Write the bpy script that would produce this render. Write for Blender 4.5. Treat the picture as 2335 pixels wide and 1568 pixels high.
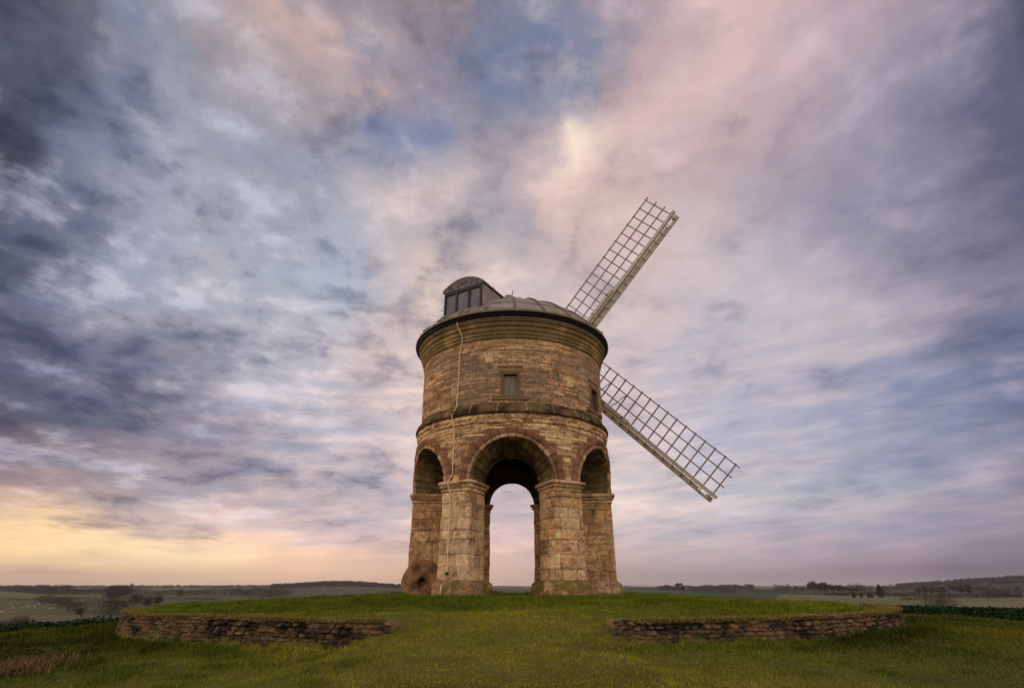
import bpy, math, random
import numpy as np
from mathutils import Matrix, Vector
R = math.radians
for _o in list(bpy.data.objects): bpy.data.objects.remove(_o)
SC = bpy.context.scene
COL = SC.collection

# ------------------------------------------------------------------ camera
# the eye is the height datum: z = 0 is eye level, the mill's axis is the z axis
D = 19.45
EYE = Vector((0.0, -D, 0.0))
F_PX, TILT = 1230.5 / 2334.0, R(24.16)
cam = bpy.data.objects.new('camera', bpy.data.cameras.new('camera'))
COL.objects.link(cam)
cam.location = EYE
cam.rotation_euler = (R(90) + TILT, 0, 0)
cam.data.sensor_width = 36.0
cam.data.lens = 36.0 * F_PX
cam.data.clip_start = 0.1
cam.data.clip_end = 40000.0
SC.camera = cam

# ------------------------------------------------------------------ view
SC.view_settings.view_transform = 'Standard'
SC.view_settings.look = 'None'
SC.view_settings.exposure = 0.0
SC.view_settings.gamma = 1.0
SC.cycles.max_bounces = 6
SC.cycles.diffuse_bounces = 3
SC.cycles.transparent_max_bounces = 8
SC.cycles.volume_bounces = 1
SC.cycles.use_denoising = True

# ------------------------------------------------------------------ sky
SKY_EL = [1.0, 2.7, 4.7, 7.3, 10.5, 14, 18, 22, 26.5, 31, 36, 41, 46, 51, 57]
def lin1(c):
    c = c / 255.0
    return c / 12.92 if c <= 0.04045 else ((c + 0.055) / 1.055) ** 2.4
def lin(r, g, b): return (lin1(r), lin1(g), lin1(b))
# colours of the evening cloud, read off along rows of the sky, turned into a table over azimuth and elevation
CLOUD_ROWS = [40,150,260,370,480,590,700,810,920,1030,1133,1207,1257,1303]
CLOUD = {}
CLOUD[40]=[(75,80,98),(98,100,122),(118,132,165),(138,142,165),(165,155,168),(200,172,172),(140,132,150),(165,148,155),(128,128,152),(125,130,155),(160,148,165),(215,185,188),(208,182,188),(175,158,172),(152,142,162),(115,115,142),(62,68,88)]
CLOUD[150]=[(88,95,122),(112,112,135),(128,132,158),(130,138,162),(150,145,160),(205,178,178),(150,142,158),(142,140,162),(98,120,160),(132,136,166),(190,165,175),(225,198,195),(190,170,180),(165,155,175),(145,140,162),(110,108,130),(68,72,98)]
CLOUD[260]=[(62,66,84),(95,102,130),(135,145,175),(160,165,185),(150,152,175),(142,148,172),(108,128,176),(150,148,170),(172,158,172),(255,236,226),(212,186,188),(205,180,185),(180,162,175),(155,148,168),(140,138,162),(118,120,150),(92,96,125)]
CLOUD[370]=[(66,72,92),(75,82,108),(165,172,200),(170,172,190),(150,160,188),(160,165,188),(205,190,195),(195,182,190),(178,166,180),(222,196,194),(192,170,176),(175,158,168),(165,152,168),(150,146,168),(138,136,160),(128,126,150),(98,98,124)]
CLOUD[480]=[(72,78,102),(100,104,130),(150,158,188),(165,165,182),(150,150,170),(165,172,195),(185,178,190),(165,160,178),(140,142,168),(215,190,188),(215,192,190),(190,175,185),(175,165,180),(160,152,172),(148,142,165),(135,130,155),(105,104,130)]
CLOUD[590]=[(62,68,88),(95,102,130),(150,158,185),(195,200,218),(170,175,195),(165,180,208),(190,185,200),(215,195,195),(185,178,190),(190,175,185),(200,180,185),(210,192,200),(200,185,195),(175,165,182),(160,152,172),(145,138,160),(120,115,140)]
CLOUD[700]=[(105,112,142),(140,145,170),(155,158,180),(150,150,170),(170,168,185),(180,188,210),(200,188,195),(225,205,202),(205,190,195),(205,190,195),(205,190,198),(205,190,200),(195,182,196),(190,178,192),(190,175,190),(165,153,174),(105,108,135)]
CLOUD[810]=[(98,100,125),(105,110,138),(135,138,162),(120,126,152),(185,188,205),(200,195,208),(205,190,196),(225,205,205),(205,195,205),(205,195,205),(205,192,202),(190,182,198),(200,185,195),(190,175,190),(150,152,178),(130,138,170),(98,106,138)]
CLOUD[920]=[(92,94,116),(100,104,128),(115,118,142),(140,142,165),(185,185,202),(165,168,190),(200,190,200),(228,210,210),(215,200,206),(215,200,206),(210,195,203),(200,190,202),(185,180,198),(160,162,186),(145,148,175),(130,138,168),(100,108,142)]
CLOUD[1030]=[(120,108,125),(130,120,138),(140,132,150),(155,148,168),(165,160,180),(200,192,205),(185,180,195),(225,210,212),(215,200,205),(215,200,205),(215,202,210),(195,190,205),(200,188,200),(180,176,195),(160,162,185),(150,150,176),(120,122,150)]
CLOUD[1133]=[(182,158,158),(184,163,165),(178,166,176),(180,170,180),(175,165,178),(185,175,188),(190,180,192),(205,190,195),(166,165,185),(205,195,205),(212,200,208),(205,195,206),(190,185,200),(185,180,196),(178,170,188),(170,160,180),(150,138,160)]
CLOUD[1207]=[(255,225,160),(250,222,165),(225,200,178),(225,200,180),(240,215,185),(205,190,188),(195,182,190),(210,195,195),(182,172,188),(205,190,198),(205,195,205),(195,188,200),(190,180,195),(178,172,190),(165,160,180),(155,148,170),(130,118,140)]
CLOUD[1257]=[(250,215,155),(252,225,165),(255,230,175),(255,228,175),(252,222,172),(238,205,175),(225,198,182),(225,198,185),(228,198,185),(205,185,190),(195,180,188),(188,175,186),(182,170,182),(172,160,176),(162,150,168),(148,138,158),(118,105,128)]
CLOUD[1303]=[(200,165,135),(205,172,142),(215,180,148),(225,190,152),(230,192,155),(228,190,158),(222,185,162),(215,178,160),(212,182,170),(185,160,160),(168,152,158),(162,146,154),(155,140,150),(145,132,145),(138,125,140),(128,116,132),(105,92,112)]
def sky_table():
    G = np.array([CLOUD[q] for q in CLOUD_ROWS], float) * np.array([1.02, 1.0, 0.97]); G[:, 11:, 2] *= 1.02; G[10:, 9:, 1] *= 1.01; G[10:, 9:, 2] *= 0.985; G[:, :, 1] *= 1.008; G[4:11, 11:, 0] *= 0.97; G[11:, :, 1] *= 0.985; G[11:, :6, 2] *= 1.06; G[11:13, :6] *= 1.02; G = np.minimum(G, 275); xs = np.arange(17) * 145.9
    out = []
    for e in SKY_EL:
        row = []
        for a in range(-63, 64, 6):
            X, Y, Z = math.sin(R(a)) * math.cos(R(e)), math.cos(R(a)) * math.cos(R(e)), math.sin(R(e))
            d = Y * math.cos(TILT) + Z * math.sin(TILT); u = -Y * math.sin(TILT) + Z * math.cos(TILT)
            px, py = np.clip(1167 + 1230.5 * X / d, 0, xs[-1]), np.clip(784 - 1230.5 * u / d, CLOUD_ROWS[0], CLOUD_ROWS[-1])
            line = [np.array([np.interp(px, xs, G[j, :, c]) for j in range(len(CLOUD_ROWS))]) for c in range(3)]
            row.append(tuple(float(np.interp(py, CLOUD_ROWS, q)) for q in line))
        out.append(row)
    return out
SKY = sky_table()
BACK_HORIZON = (1.55, 1.28, 1.12)     # unseen sky behind the viewer, brightened to light the near side of the mill
BACK_ZENITH = (0.50, 0.45, 0.50)
SUN_EL, SUN_AZ = 7.0, -62.0           # degrees above the horizon, degrees left of the mill

world = bpy.data.worlds.new('World')
SC.world = world
world.use_nodes = True
class NT:
    def __init__(s, tree): s.t = tree; s.n = tree.nodes; s.l = tree.links
    def new(s, kind, **kw):
        nd = s.n.new(kind)
        for k, v in kw.items(): setattr(nd, k, v)
        return nd
    def put(s, sock, v):
        if isinstance(v, bpy.types.NodeSocket): s.l.new(v, sock)
        elif v is not None: sock.default_value = v
    def m(s, op, a, b=None, c=None, clamp=False):
        nd = s.new('ShaderNodeMath', operation=op, use_clamp=clamp)
        for i, v in enumerate((a, b, c)): s.put(nd.inputs[i], v)
        return nd.outputs[0]
    def v(s, op, a, b=None, sc=None):
        nd = s.new('ShaderNodeVectorMath', operation=op)
        s.put(nd.inputs[0], a)
        if b is not None: s.put(nd.inputs[1], b)
        if sc is not None: s.put(nd.inputs['Scale'], sc)
        return nd.outputs['Value'] if op in ('DOT_PRODUCT', 'LENGTH') else nd.outputs['Vector']
    def mix(s, f, a, b, blend='MIX'):
        nd = s.new('ShaderNodeMix', data_type='RGBA', blend_type=blend)
        s.put(nd.inputs[0], f); s.put(nd.inputs[6], a); s.put(nd.inputs[7], b)
        return nd.outputs[2]
    def step(s, x, lo, hi, smooth=True):
        nd = s.new('ShaderNodeMapRange', interpolation_type='SMOOTHSTEP' if smooth else 'LINEAR')
        s.put(nd.inputs['Value'], x)
        nd.inputs['From Min'].default_value = lo; nd.inputs['From Max'].default_value = hi
        return nd.outputs['Result']
    def noise(s, vec, scale, detail=4, rough=0.5, dist=0.0):
        nd = s.new('ShaderNodeTexNoise')
        s.put(nd.inputs['Vector'], vec)
        nd.inputs['Scale'].default_value = scale; nd.inputs['Detail'].default_value = detail
        nd.inputs['Roughness'].default_value = rough; nd.inputs['Distortion'].default_value = dist
        return nd
def C4(c): return (c[0], c[1], c[2], 1.0)

def build_sky():
    w = NT(world.node_tree)
    w.n.clear()
    d = w.v('NORMALIZE', w.new('ShaderNodeTexCoord').outputs['Generated'])
    sep = w.new('ShaderNodeSeparateXYZ'); w.put(sep.inputs[0], d)
    x, y, z = sep.outputs
    up = w.m('MAXIMUM', z, 0.0)
    # heaped cloud overhead that closes up into level bands towards the horizon
    comb = w.new('ShaderNodeCombineXYZ')
    w.put(comb.inputs[0], x); w.put(comb.inputs[1], y)
    w.put(comb.inputs[2], w.m('MULTIPLY', w.m('POWER', up, 0.55), 2.3))
    P = comb.outputs[0]
    warp = w.noise(P, 4.0, 6, 0.55, 0.0)
    ws = w.new('ShaderNodeSeparateColor'); w.put(ws.inputs[0], warp.outputs['Color'])
    az = w.m('MULTIPLY', w.m('ARCTAN2', x, y), 180 / math.pi)
    el = w.m('MULTIPLY', w.m('ARCSINE', z), 180 / math.pi)
    lift = w.step(el, 1.5, 22)
    high = w.step(el, 28, 57)
    az2 = w.m('ADD', az, w.m('MULTIPLY', w.m('SUBTRACT', ws.outputs[0], 0.5), w.m('MULTIPLY_ADD', high, 26.0, w.m('MULTIPLY_ADD', lift, 12.0, 7.0))))
    el2 = w.m('ADD', el, w.m('MULTIPLY', w.m('SUBTRACT', ws.outputs[1], 0.5), w.m('MULTIPLY_ADD', lift, 13.0, 2.0)))
    u = w.m('DIVIDE', w.m('ADD', az2, 63.0), 126.0, clamp=True)
    col = None
    for i, row in enumerate(SKY):
        rp = w.new('ShaderNodeValToRGB')
        cr = rp.color_ramp; cr.interpolation = 'EASE'
        n = len(row)
        while len(cr.elements) < n: cr.elements.new(0.5)
        for k in range(n):
            e = cr.elements[k]; e.position = k / (n - 1)
        for k in range(n):
            cr.elements[k].color = C4(lin(*row[k]))
        w.put(rp.inputs[0], u)
        col = rp.outputs[0] if col is None else w.mix(w.step(el2, SKY_EL[i - 1], SKY_EL[i], False), col, rp.outputs[0])
    # finer cloud structure
    n1 = w.noise(P, 6.4, 8, 0.58, 0.25).outputs['Fac']
    n2 = w.noise(P, 15.0, 6, 0.58, 0.15).outputs['Fac']
    n = w.m('ADD', w.m('MULTIPLY', n1, 0.62), w.m('MULTIPLY', n2, 0.38))
    left = w.step(az, 25, -45)
    amp = w.m('MULTIPLY', w.m('MULTIPLY_ADD', w.m('MULTIPLY', left, w.step(el, 48, 24)), 0.80, w.m('MULTIPLY_ADD', w.step(az, 4, 30), -0.30, 1.2)), w.step(el, 0.5, 6))
    k = w.m('MULTIPLY', w.m('SUBTRACT', n, 0.5), amp)
    dark = w.mix(w.step(k, 0.02, -0.26), col, w.mix(1.0, col, (0.50, 0.53, 0.62, 1), 'MULTIPLY'))
    lite = w.mix(w.m('MULTIPLY', w.step(k, 0.0, 0.24), 0.62), dark, w.mix(0.5, w.mix(1.0, col, (1.55, 1.5, 1.45, 1), 'MULTIPLY'), w.mix(w.step(az, 6, 24), w.mix(w.step(az, -34, -4), C4(lin(222, 222, 236)), C4(lin(242, 214, 206))), C4(lin(218, 200, 212)))))
    # level streaks low down, alternately lit pink and shaded blue
    cb = w.new('ShaderNodeCombineXYZ')
    w.put(cb.inputs[0], x); w.put(cb.inputs[1], y); w.put(cb.inputs[2], w.m('MULTIPLY_ADD', z, 7.0, w.m('MULTIPLY', x, -0.55)))
    n3 = w.noise(cb.outputs[0], 6.5, 6, 0.55, 0.25).outputs['Fac']
    band = w.mix(w.step(n3, 0.36, 0.64), (0.86, 0.895, 0.965, 1), (1.15, 1.075, 1.04, 1))
    lite = w.mix(w.m('MULTIPLY', w.step(el, 1.0, 4.5), w.step(el, 30, 14)), lite, w.mix(1.0, lite, band, 'MULTIPLY'))
    # the part of the sky behind the viewer
    sky = w.new('ShaderNodeTexSky', sky_type='NISHITA', sun_disc=False)
    sky.sun_elevation = R(SUN_EL); sky.sun_rotation = R(SUN_AZ)
    back = w.mix(w.step(el, 0, 55), C4(BACK_HORIZON), C4(BACK_ZENITH))
    back = w.mix(1.0, back, w.mix(1.0, sky.outputs[0], (0.08, 0.08, 0.08, 1), 'MULTIPLY'), 'ADD')
    full = w.mix(w.step(w.m('ABSOLUTE', az), 62, 105), lite, back)
    full = w.mix(w.step(el, 58, 80), full, C4(BACK_ZENITH))
    full = w.mix(w.step(el, 0.0, -6.0), full, (0.05, 0.05, 0.035, 1))
    bg = w.new('ShaderNodeBackground'); w.put(bg.inputs[0], full); bg.inputs[1].default_value = 1.0
    out = w.new('ShaderNodeOutputWorld'); w.l.new(bg.outputs[0], out.inputs[0])
build_sky()

sun = bpy.data.objects.new('sun', bpy.data.lights.new('sun', 'SUN'))
COL.objects.link(sun)
sun.data.energy = 1.1
sun.data.angle = R(12)
sun.data.color = (1.0, 0.70, 0.42)
_sd = Vector((math.sin(R(SUN_AZ)) * math.cos(R(SUN_EL)), math.cos(R(SUN_AZ)) * math.cos(R(SUN_EL)), math.sin(R(SUN_EL))))
sun.rotation_euler = (-_sd).to_track_quat('-Z', 'Y').to_euler()
sun.location = (-30, 20, 30)

# ------------------------------------------------------------------ helpers
def tag(o, label=None, cat=None, group=None, kind=None):
    if label: o['label'] = label
    if cat: o['category'] = cat; o['kind'] = 'thing'
    if group: o['group'] = group
    if kind: o['kind'] = kind
    return o
def empty(name, loc, label, cat, group=None):
    o = bpy.data.objects.new(name, None)
    COL.objects.link(o); o.location = loc; o.empty_display_size = 0.3
    return tag(o, label, cat, group)
def adopt(o, parent):
    o.parent = parent
    if parent is not None and parent.type == 'EMPTY' and parent.parent is None:
        o.matrix_parent_inverse = Matrix.Translation(-Vector(parent.location))
    return o
def mesh(name, V, Fs, mat=None, parent=None, C=None, smooth=False, loc=None):
    me = bpy.data.meshes.new(name)
    V = np.asarray(V, np.float32).reshape(-1, 3)
    if isinstance(Fs, np.ndarray):
        n, k = Fs.shape
        me.vertices.add(len(V)); me.vertices.foreach_set('co', V.ravel())
        me.loops.add(n * k); me.loops.foreach_set('vertex_index', Fs.astype(np.int32).ravel())
        me.polygons.add(n); me.polygons.foreach_set('loop_start', np.arange(0, n * k, k, dtype=np.int32))
        me.update(calc_edges=True)
    else:
        me.from_pydata(V.tolist(), [], [tuple(f) for f in Fs]); me.update()
    if C is not None:
        C = np.asarray(C, np.float32).reshape(-1, 3)
        at = me.attributes.new('Col', 'FLOAT_COLOR', 'POINT')
        at.data.foreach_set('color', np.concatenate([C, np.ones((len(C), 1), np.float32)], 1).ravel())
    if smooth: me.polygons.foreach_set('use_smooth', np.ones(len(me.polygons), bool))
    if mat is not None: me.materials.append(mat)
    o = bpy.data.objects.new(name, me); COL.objects.link(o)
    if loc is not None: o.location = loc
    if parent is not None: adopt(o, parent)
    return o
def grid_faces(m, n, wrap=False):
    a = np.arange(m * n).reshape(m, n)
    if wrap: a = np.concatenate([a, a[:, :1]], 1)
    return np.stack([a[:-1, :-1], a[:-1, 1:], a[1:, 1:], a[1:, :-1]], -1).reshape(-1, 4)
class MB:
    """collects boxes, tubes and strips into one mesh"""
    def __init__(s): s.V = []; s.F = []; s.n = 0
    def add(s, V, Fs):
        V = np.asarray(V, float).reshape(-1, 3)
        s.V.append(V); s.F += [tuple(int(i) + s.n for i in f) for f in Fs]; s.n += len(V)
    def box(s, c, ax, ay, az_, hx, hy, hz):
        c, ax, ay, az_ = (np.asarray(q, float) for q in (c, ax, ay, az_))
        V = [c + i * hx * ax + j * hy * ay + k * hz * az_ for k in (-1, 1) for j in (-1, 1) for i in (-1, 1)]
        s.add(V, [(0, 2, 3, 1), (4, 5, 7, 6), (0, 1, 5, 4), (2, 6, 7, 3), (0, 4, 6, 2), (1, 3, 7, 5)])
    def beam(s, a, b, n, w, h, w2=None, h2=None):
        """bar from a to b; n = direction of its height h, w across"""
        a, b, n = (np.asarray(q, float) for q in (a, b, n))
        e = (b - a) / np.linalg.norm(b - a); n = n - e * (n @ e); n /= np.linalg.norm(n); q = np.cross(e, n)
        w2 = w if w2 is None else w2; h2 = h if h2 is None else h2
        V = [a + q * i * w / 2 + n * j * h / 2 for j in (-1, 1) for i in (-1, 1)] + [b + q * i * w2 / 2 + n * j * h2 / 2 for j in (-1, 1) for i in (-1, 1)]
        s.add(V, [(0, 2, 3, 1), (4, 5, 7, 6), (0, 1, 5, 4), (2, 6, 7, 3), (0, 4, 6, 2), (1, 3, 7, 5)])
    def tube(s, pts, r, k=6):
        pts = [np.asarray(p, float) for p in pts]
        rr = r if hasattr(r, '__len__') else [r] * len(pts)
        V = []
        for i, p in enumerate(pts):
            t = pts[min(i + 1, len(pts) - 1)] - pts[max(i - 1, 0)]; t /= np.linalg.norm(t) + 1e-9
            up = np.array([0, 0, 1.]) if abs(t[2]) < 0.9 else np.array([1., 0, 0])
            a = np.cross(t, up); a /= np.linalg.norm(a); b = np.cross(t, a)
            V += [p + rr[i] * (a * math.cos(q) + b * math.sin(q)) for q in np.arange(k) * 2 * math.pi / k]
        Fs = []
        for i in range(len(pts) - 1):
            for j in range(k): Fs.append((i * k + j, i * k + (j + 1) % k, (i + 1) * k + (j + 1) % k, (i + 1) * k + j))
        Fs += [tuple(range(k))[::-1], tuple(range((len(pts) - 1) * k, len(pts) * k))]
        s.add(V, Fs)
    def build(s, name, mat, parent=None, smooth=False):
        return mesh(name, np.concatenate(s.V), s.F, mat, parent, smooth=smooth)

def _h(ix, iy, iz, seed):
    h = (ix.astype(np.int64) * 374761393 + iy.astype(np.int64) * 668265263 + iz.astype(np.int64) * 2147483647 + seed * 1274126177) & 0xFFFFFFFF
    h = ((h ^ (h >> 13)) * 1274126177) & 0xFFFFFFFF
    h = ((h ^ (h >> 16)) * 2246822519) & 0xFFFFFFFF
    return ((h ^ (h >> 15)) & 0xFFFFFF) / float(0xFFFFFF)
def vn(P, seed=0):
    P = np.asarray(P, float); i = np.floor(P).astype(np.int64); f = P - i; u = f * f * (3 - 2 * f)
    r = 0
    for a in (0, 1):
        for b in (0, 1):
            for c in (0, 1):
                wgt = (u[..., 0] if a else 1 - u[..., 0]) * (u[..., 1] if b else 1 - u[..., 1]) * (u[..., 2] if c else 1 - u[..., 2])
                r = r + wgt * _h(i[..., 0] + a, i[..., 1] + b, i[..., 2] + c, seed)
    return r
def fbm(P, octv=4, seed=0, gain=0.5):
    P = np.asarray(P, float); s = 0; a = 1; t = 0
    for o in range(octv):
        s = s + a * vn(P * 2 ** o, seed + 17 * o); t += a; a *= gain
    return s / t
def st3(x, y, z=0): return np.stack(np.broadcast_arrays(np.asarray(x, float), y, z), -1)
def sstep(a, b, x):
    t = np.clip((x - a) / (b - a), 0, 1); return t * t * (3 - 2 * t)
def lerp(a, b, t): return a + (b - a) * t
def blocks(s, z, zb, seed, lmin, lmax):
    """coursed masonry: distance to the nearest joint and two random numbers per stone"""
    zb = np.asarray(zb); k = np.clip(np.searchsorted(zb, z, side='right') - 1, 0, len(zb) - 2)
    dz = np.minimum(z - zb[k], zb[k + 1] - z)
    ds = np.zeros_like(z); bi = np.zeros(z.shape, np.int64); smax = s.max() + 1
    for kk in np.unique(k):
        rg = np.random.RandomState(seed * 131 + int(kk))
        b = -rg.rand() * lmax + np.cumsum(np.concatenate([[0], rg.uniform(lmin, lmax, int((smax + lmax - s.min()) / lmin) + 3)])) + s.min()
        msk = k == kk; sv = s[msk]
        j = np.clip(np.searchsorted(b, sv, side='right') - 1, 0, len(b) - 2)
        ds[msk] = np.minimum(sv - b[j], b[j + 1] - sv); bi[msk] = j
    zz = np.zeros_like(bi)
    return np.maximum(np.minimum(dz, ds), 0), _h(k, bi, zz, seed), _h(k, bi, zz, seed + 7), k
def rubble(s, z, cs, cz, seed):
    """irregular stones: distance to the nearest joint in metres and two random numbers per stone"""
    row = np.floor(z / cz); u = s / cs
    d1 = np.full(s.shape, 9.0); d2 = np.full(s.shape, 9.0); i1 = np.zeros(s.shape, np.int64); k1 = np.zeros(s.shape, np.int64)
    zero = np.zeros(s.shape, np.int64)
    for dk in (-1, 0, 1):
        rk = (row + dk).astype(np.int64); sh = 0.5 * (rk % 2) + 0.3 * _h(rk, zero, zero, seed)
        cu = np.floor(u - sh)
        for di in (-1, 0, 1):
            ii = (cu + di).astype(np.int64)
            ps = (ii + 0.5 + sh + 0.62 * (_h(ii, rk, zero, seed + 1) - 0.5)) * cs; pz = (rk + 0.5 + 0.34 * (_h(ii, rk, zero, seed + 2) - 0.5)) * cz
            wgt = 0.75 + 0.5 * _h(ii, rk, zero, seed + 3)
            d = np.maximum(np.abs(s - ps) / cs * 0.9, np.abs(z - pz) / cz) * 0.75 + 0.25 * np.hypot((s - ps) / cs, (z - pz) / cz)
            d = d / wgt
            new = d < d1
            d2 = np.where(new, d1, np.minimum(d2, d)); d1 = np.where(new, d, d1); i1 = np.where(new, ii, i1); k1 = np.where(new, rk, k1)
    return (d2 - d1) * cz, _h(i1, k1, zero, seed + 4), _h(i1, k1, zero, seed + 5)
def courses(z0, z1, lo, hi, seed):
    rg = np.random.RandomState(seed); z = [z0]
    while z[-1] < z1: z.append(z[-1] + rg.uniform(lo, hi))
    return np.array(z)
AL = 0.58        # what a surface of albedo 1 shows under this light, so that colours can be given as they look
def A(r, g, b): return np.clip(np.array(lin(r, g, b)) / AL, 0.004, 0.75)
def pick(pal, rnd):
    n = len(pal); i = np.minimum((rnd * n).astype(int), n - 1)
    return np.array(pal)[i]

# ------------------------------------------------------------------ materials
def principled(name, rough=0.9, spec=0.2):
    m = bpy.data.materials.new(name); m.use_nodes = True
    t = NT(m.node_tree); b = t.n['Principled BSDF']
    b.inputs['Roughness'].default_value = rough
    b.inputs['Specular IOR Level'].default_value = spec
    return m, t, b
def mat_attr(name, rough=0.95, spec=0.15, n_scale=26.0, n_amt=0.85, bump=0.6, b_scale=40.0, b_dist=0.02):
    """albedo from the mesh's own colour attribute, mottled by noise, with a rough surface"""
    m, t, b = principled(name, rough, spec)
    at = t.new('ShaderNodeAttribute', attribute_name='Col')
    tc = t.new('ShaderNodeTexCoord').outputs['Object']
    n = t.noise(tc, n_scale, 5, 0.6).outputs['Fac']
    f = t.m('MULTIPLY_ADD', t.m('SUBTRACT', n, 0.5), 2 * n_amt, 1.0)
    t.put(b.inputs['Base Color'], t.v('SCALE', at.outputs['Color'], sc=f))
    if bump:
        bp = t.new('ShaderNodeBump'); bp.inputs['Strength'].default_value = bump; bp.inputs['Distance'].default_value = b_dist
        t.put(bp.inputs['Height'], t.noise(tc, b_scale, 6, 0.65).outputs['Fac']); t.put(b.inputs['Normal'], bp.outputs[0])
    return m
def mat_noise(name, c1, c2, scale=6.0, rough=0.7, spec=0.3, stretch=(1, 1, 1), bump=0.15, metal=0.0, detail=5):
    m, t, b = principled(name, rough, spec)
    mp = t.new('ShaderNodeMapping'); mp.inputs['Scale'].default_value = stretch
    t.put(mp.inputs[0], t.new('ShaderNodeTexCoord').outputs['Object'])
    n = t.noise(mp.outputs[0], scale, detail, 0.6).outputs['Fac']
    t.put(b.inputs['Base Color'], t.mix(t.step(n, 0.3, 0.7), C4(c1), C4(c2)))
    b.inputs['Metallic'].default_value = metal
    if bump:
        bp = t.new('ShaderNodeBump'); bp.inputs['Strength'].default_value = bump; bp.inputs['Distance'].default_value = 0.02
        t.put(bp.inputs['Height'], t.noise(mp.outputs[0], scale * 4, 5, 0.6).outputs['Fac']); t.put(b.inputs['Normal'], bp.outputs[0])
    return m
M_STONE = mat_attr('weathered_stone')
M_RUBBLE = mat_attr('rubble_stone', n_scale=22, n_amt=0.6, bump=0.7, b_scale=30, b_dist=0.03)
M_GROUND = mat_attr('turf_soil', n_scale=7.0, n_amt=0.45, bump=0.6, b_scale=18, b_dist=0.05)
M_LEAF = mat_attr('grass_blades', rough=0.95, spec=0.04, n_scale=3.0, n_amt=0.15, bump=0)
M_TWIG = mat_attr('bare_twigs', n_scale=2.0, n_amt=0.25, bump=0)
M_LEAD = mat_noise('lead_sheet', A(92, 81, 73), A(120, 107, 96), 2.2, 0.6, 0.35)
M_LEAD_DARK = mat_noise('weathered_lead_panel', A(68, 62, 63), A(90, 82, 80), 3.0, 0.6, 0.35)
M_ROLL = mat_noise('shaded_lead_roll', A(74, 66, 62), A(98, 88, 82), 6.0, 0.6, 0.35)  # same lead as the cap, darkened to paint in the rolls' shading
M_LIP = mat_noise('mossy_lead_edge', A(80, 73, 54), A(102, 92, 72), 4.0, 0.7, 0.3)
M_BLACK = mat_noise('black_painted_timber', (0.006, 0.006, 0.006), (0.012, 0.011, 0.010), 5.0, 0.8, 0.1)
M_FRAME = mat_noise('dark_window_frame', (0.018, 0.017, 0.018), (0.030, 0.028, 0.028), 8.0, 0.6, 0.3)
M_PAINT = mat_noise('faded_cream_paint', A(136, 126, 113), A(160, 149, 135), 5.0, 0.65, 0.3, (1, 1, 1))
M_LATH = mat_noise('weathered_sail_lath', A(112, 99, 99), A(134, 120, 118), 7.0, 0.7, 0.25)
M_CABLE = mat_noise('pale_conductor_cable', A(164, 138, 100), A(184, 158, 118), 9.0, 0.6, 0.3, bump=0)
M_IRON = mat_noise('rusty_iron', (0.03, 0.024, 0.02), (0.06, 0.04, 0.03), 12.0, 0.7, 0.4, metal=0.3)
M_TIMBER = mat_noise('dark_floor_timber', (0.012, 0.009, 0.007), (0.024, 0.018, 0.013), 5.0, 0.85, 0.15, (1, 6, 6))
M_BOARD = mat_noise('grey_shutter_board', A(92, 82, 66), A(108, 97, 80), 4.0, 0.75, 0.2, (3, 3, 0.6))
M_SHADE = mat_noise('dark_shutter_board', A(52, 40, 32), A(70, 55, 44), 4.0, 0.8, 0.2, (3, 3, 0.6))
def mat_glass():
    m, t, b = principled('dusty_window_glass', 0.22, 0.5)
    tc = t.new('ShaderNodeTexCoord').outputs['Object']
    n = t.noise(tc, 3.0, 4, 0.6).outputs['Fac']
    t.put(b.inputs['Base Color'], t.mix(t.step(n, 0.35, 0.7), C4(A(60, 54, 58)), C4(A(84, 76, 80))))
    t.put(b.inputs['Roughness'], t.m('MULTIPLY_ADD', n, 0.4, 0.15))
    return m
M_GLASS = mat_glass()
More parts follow.
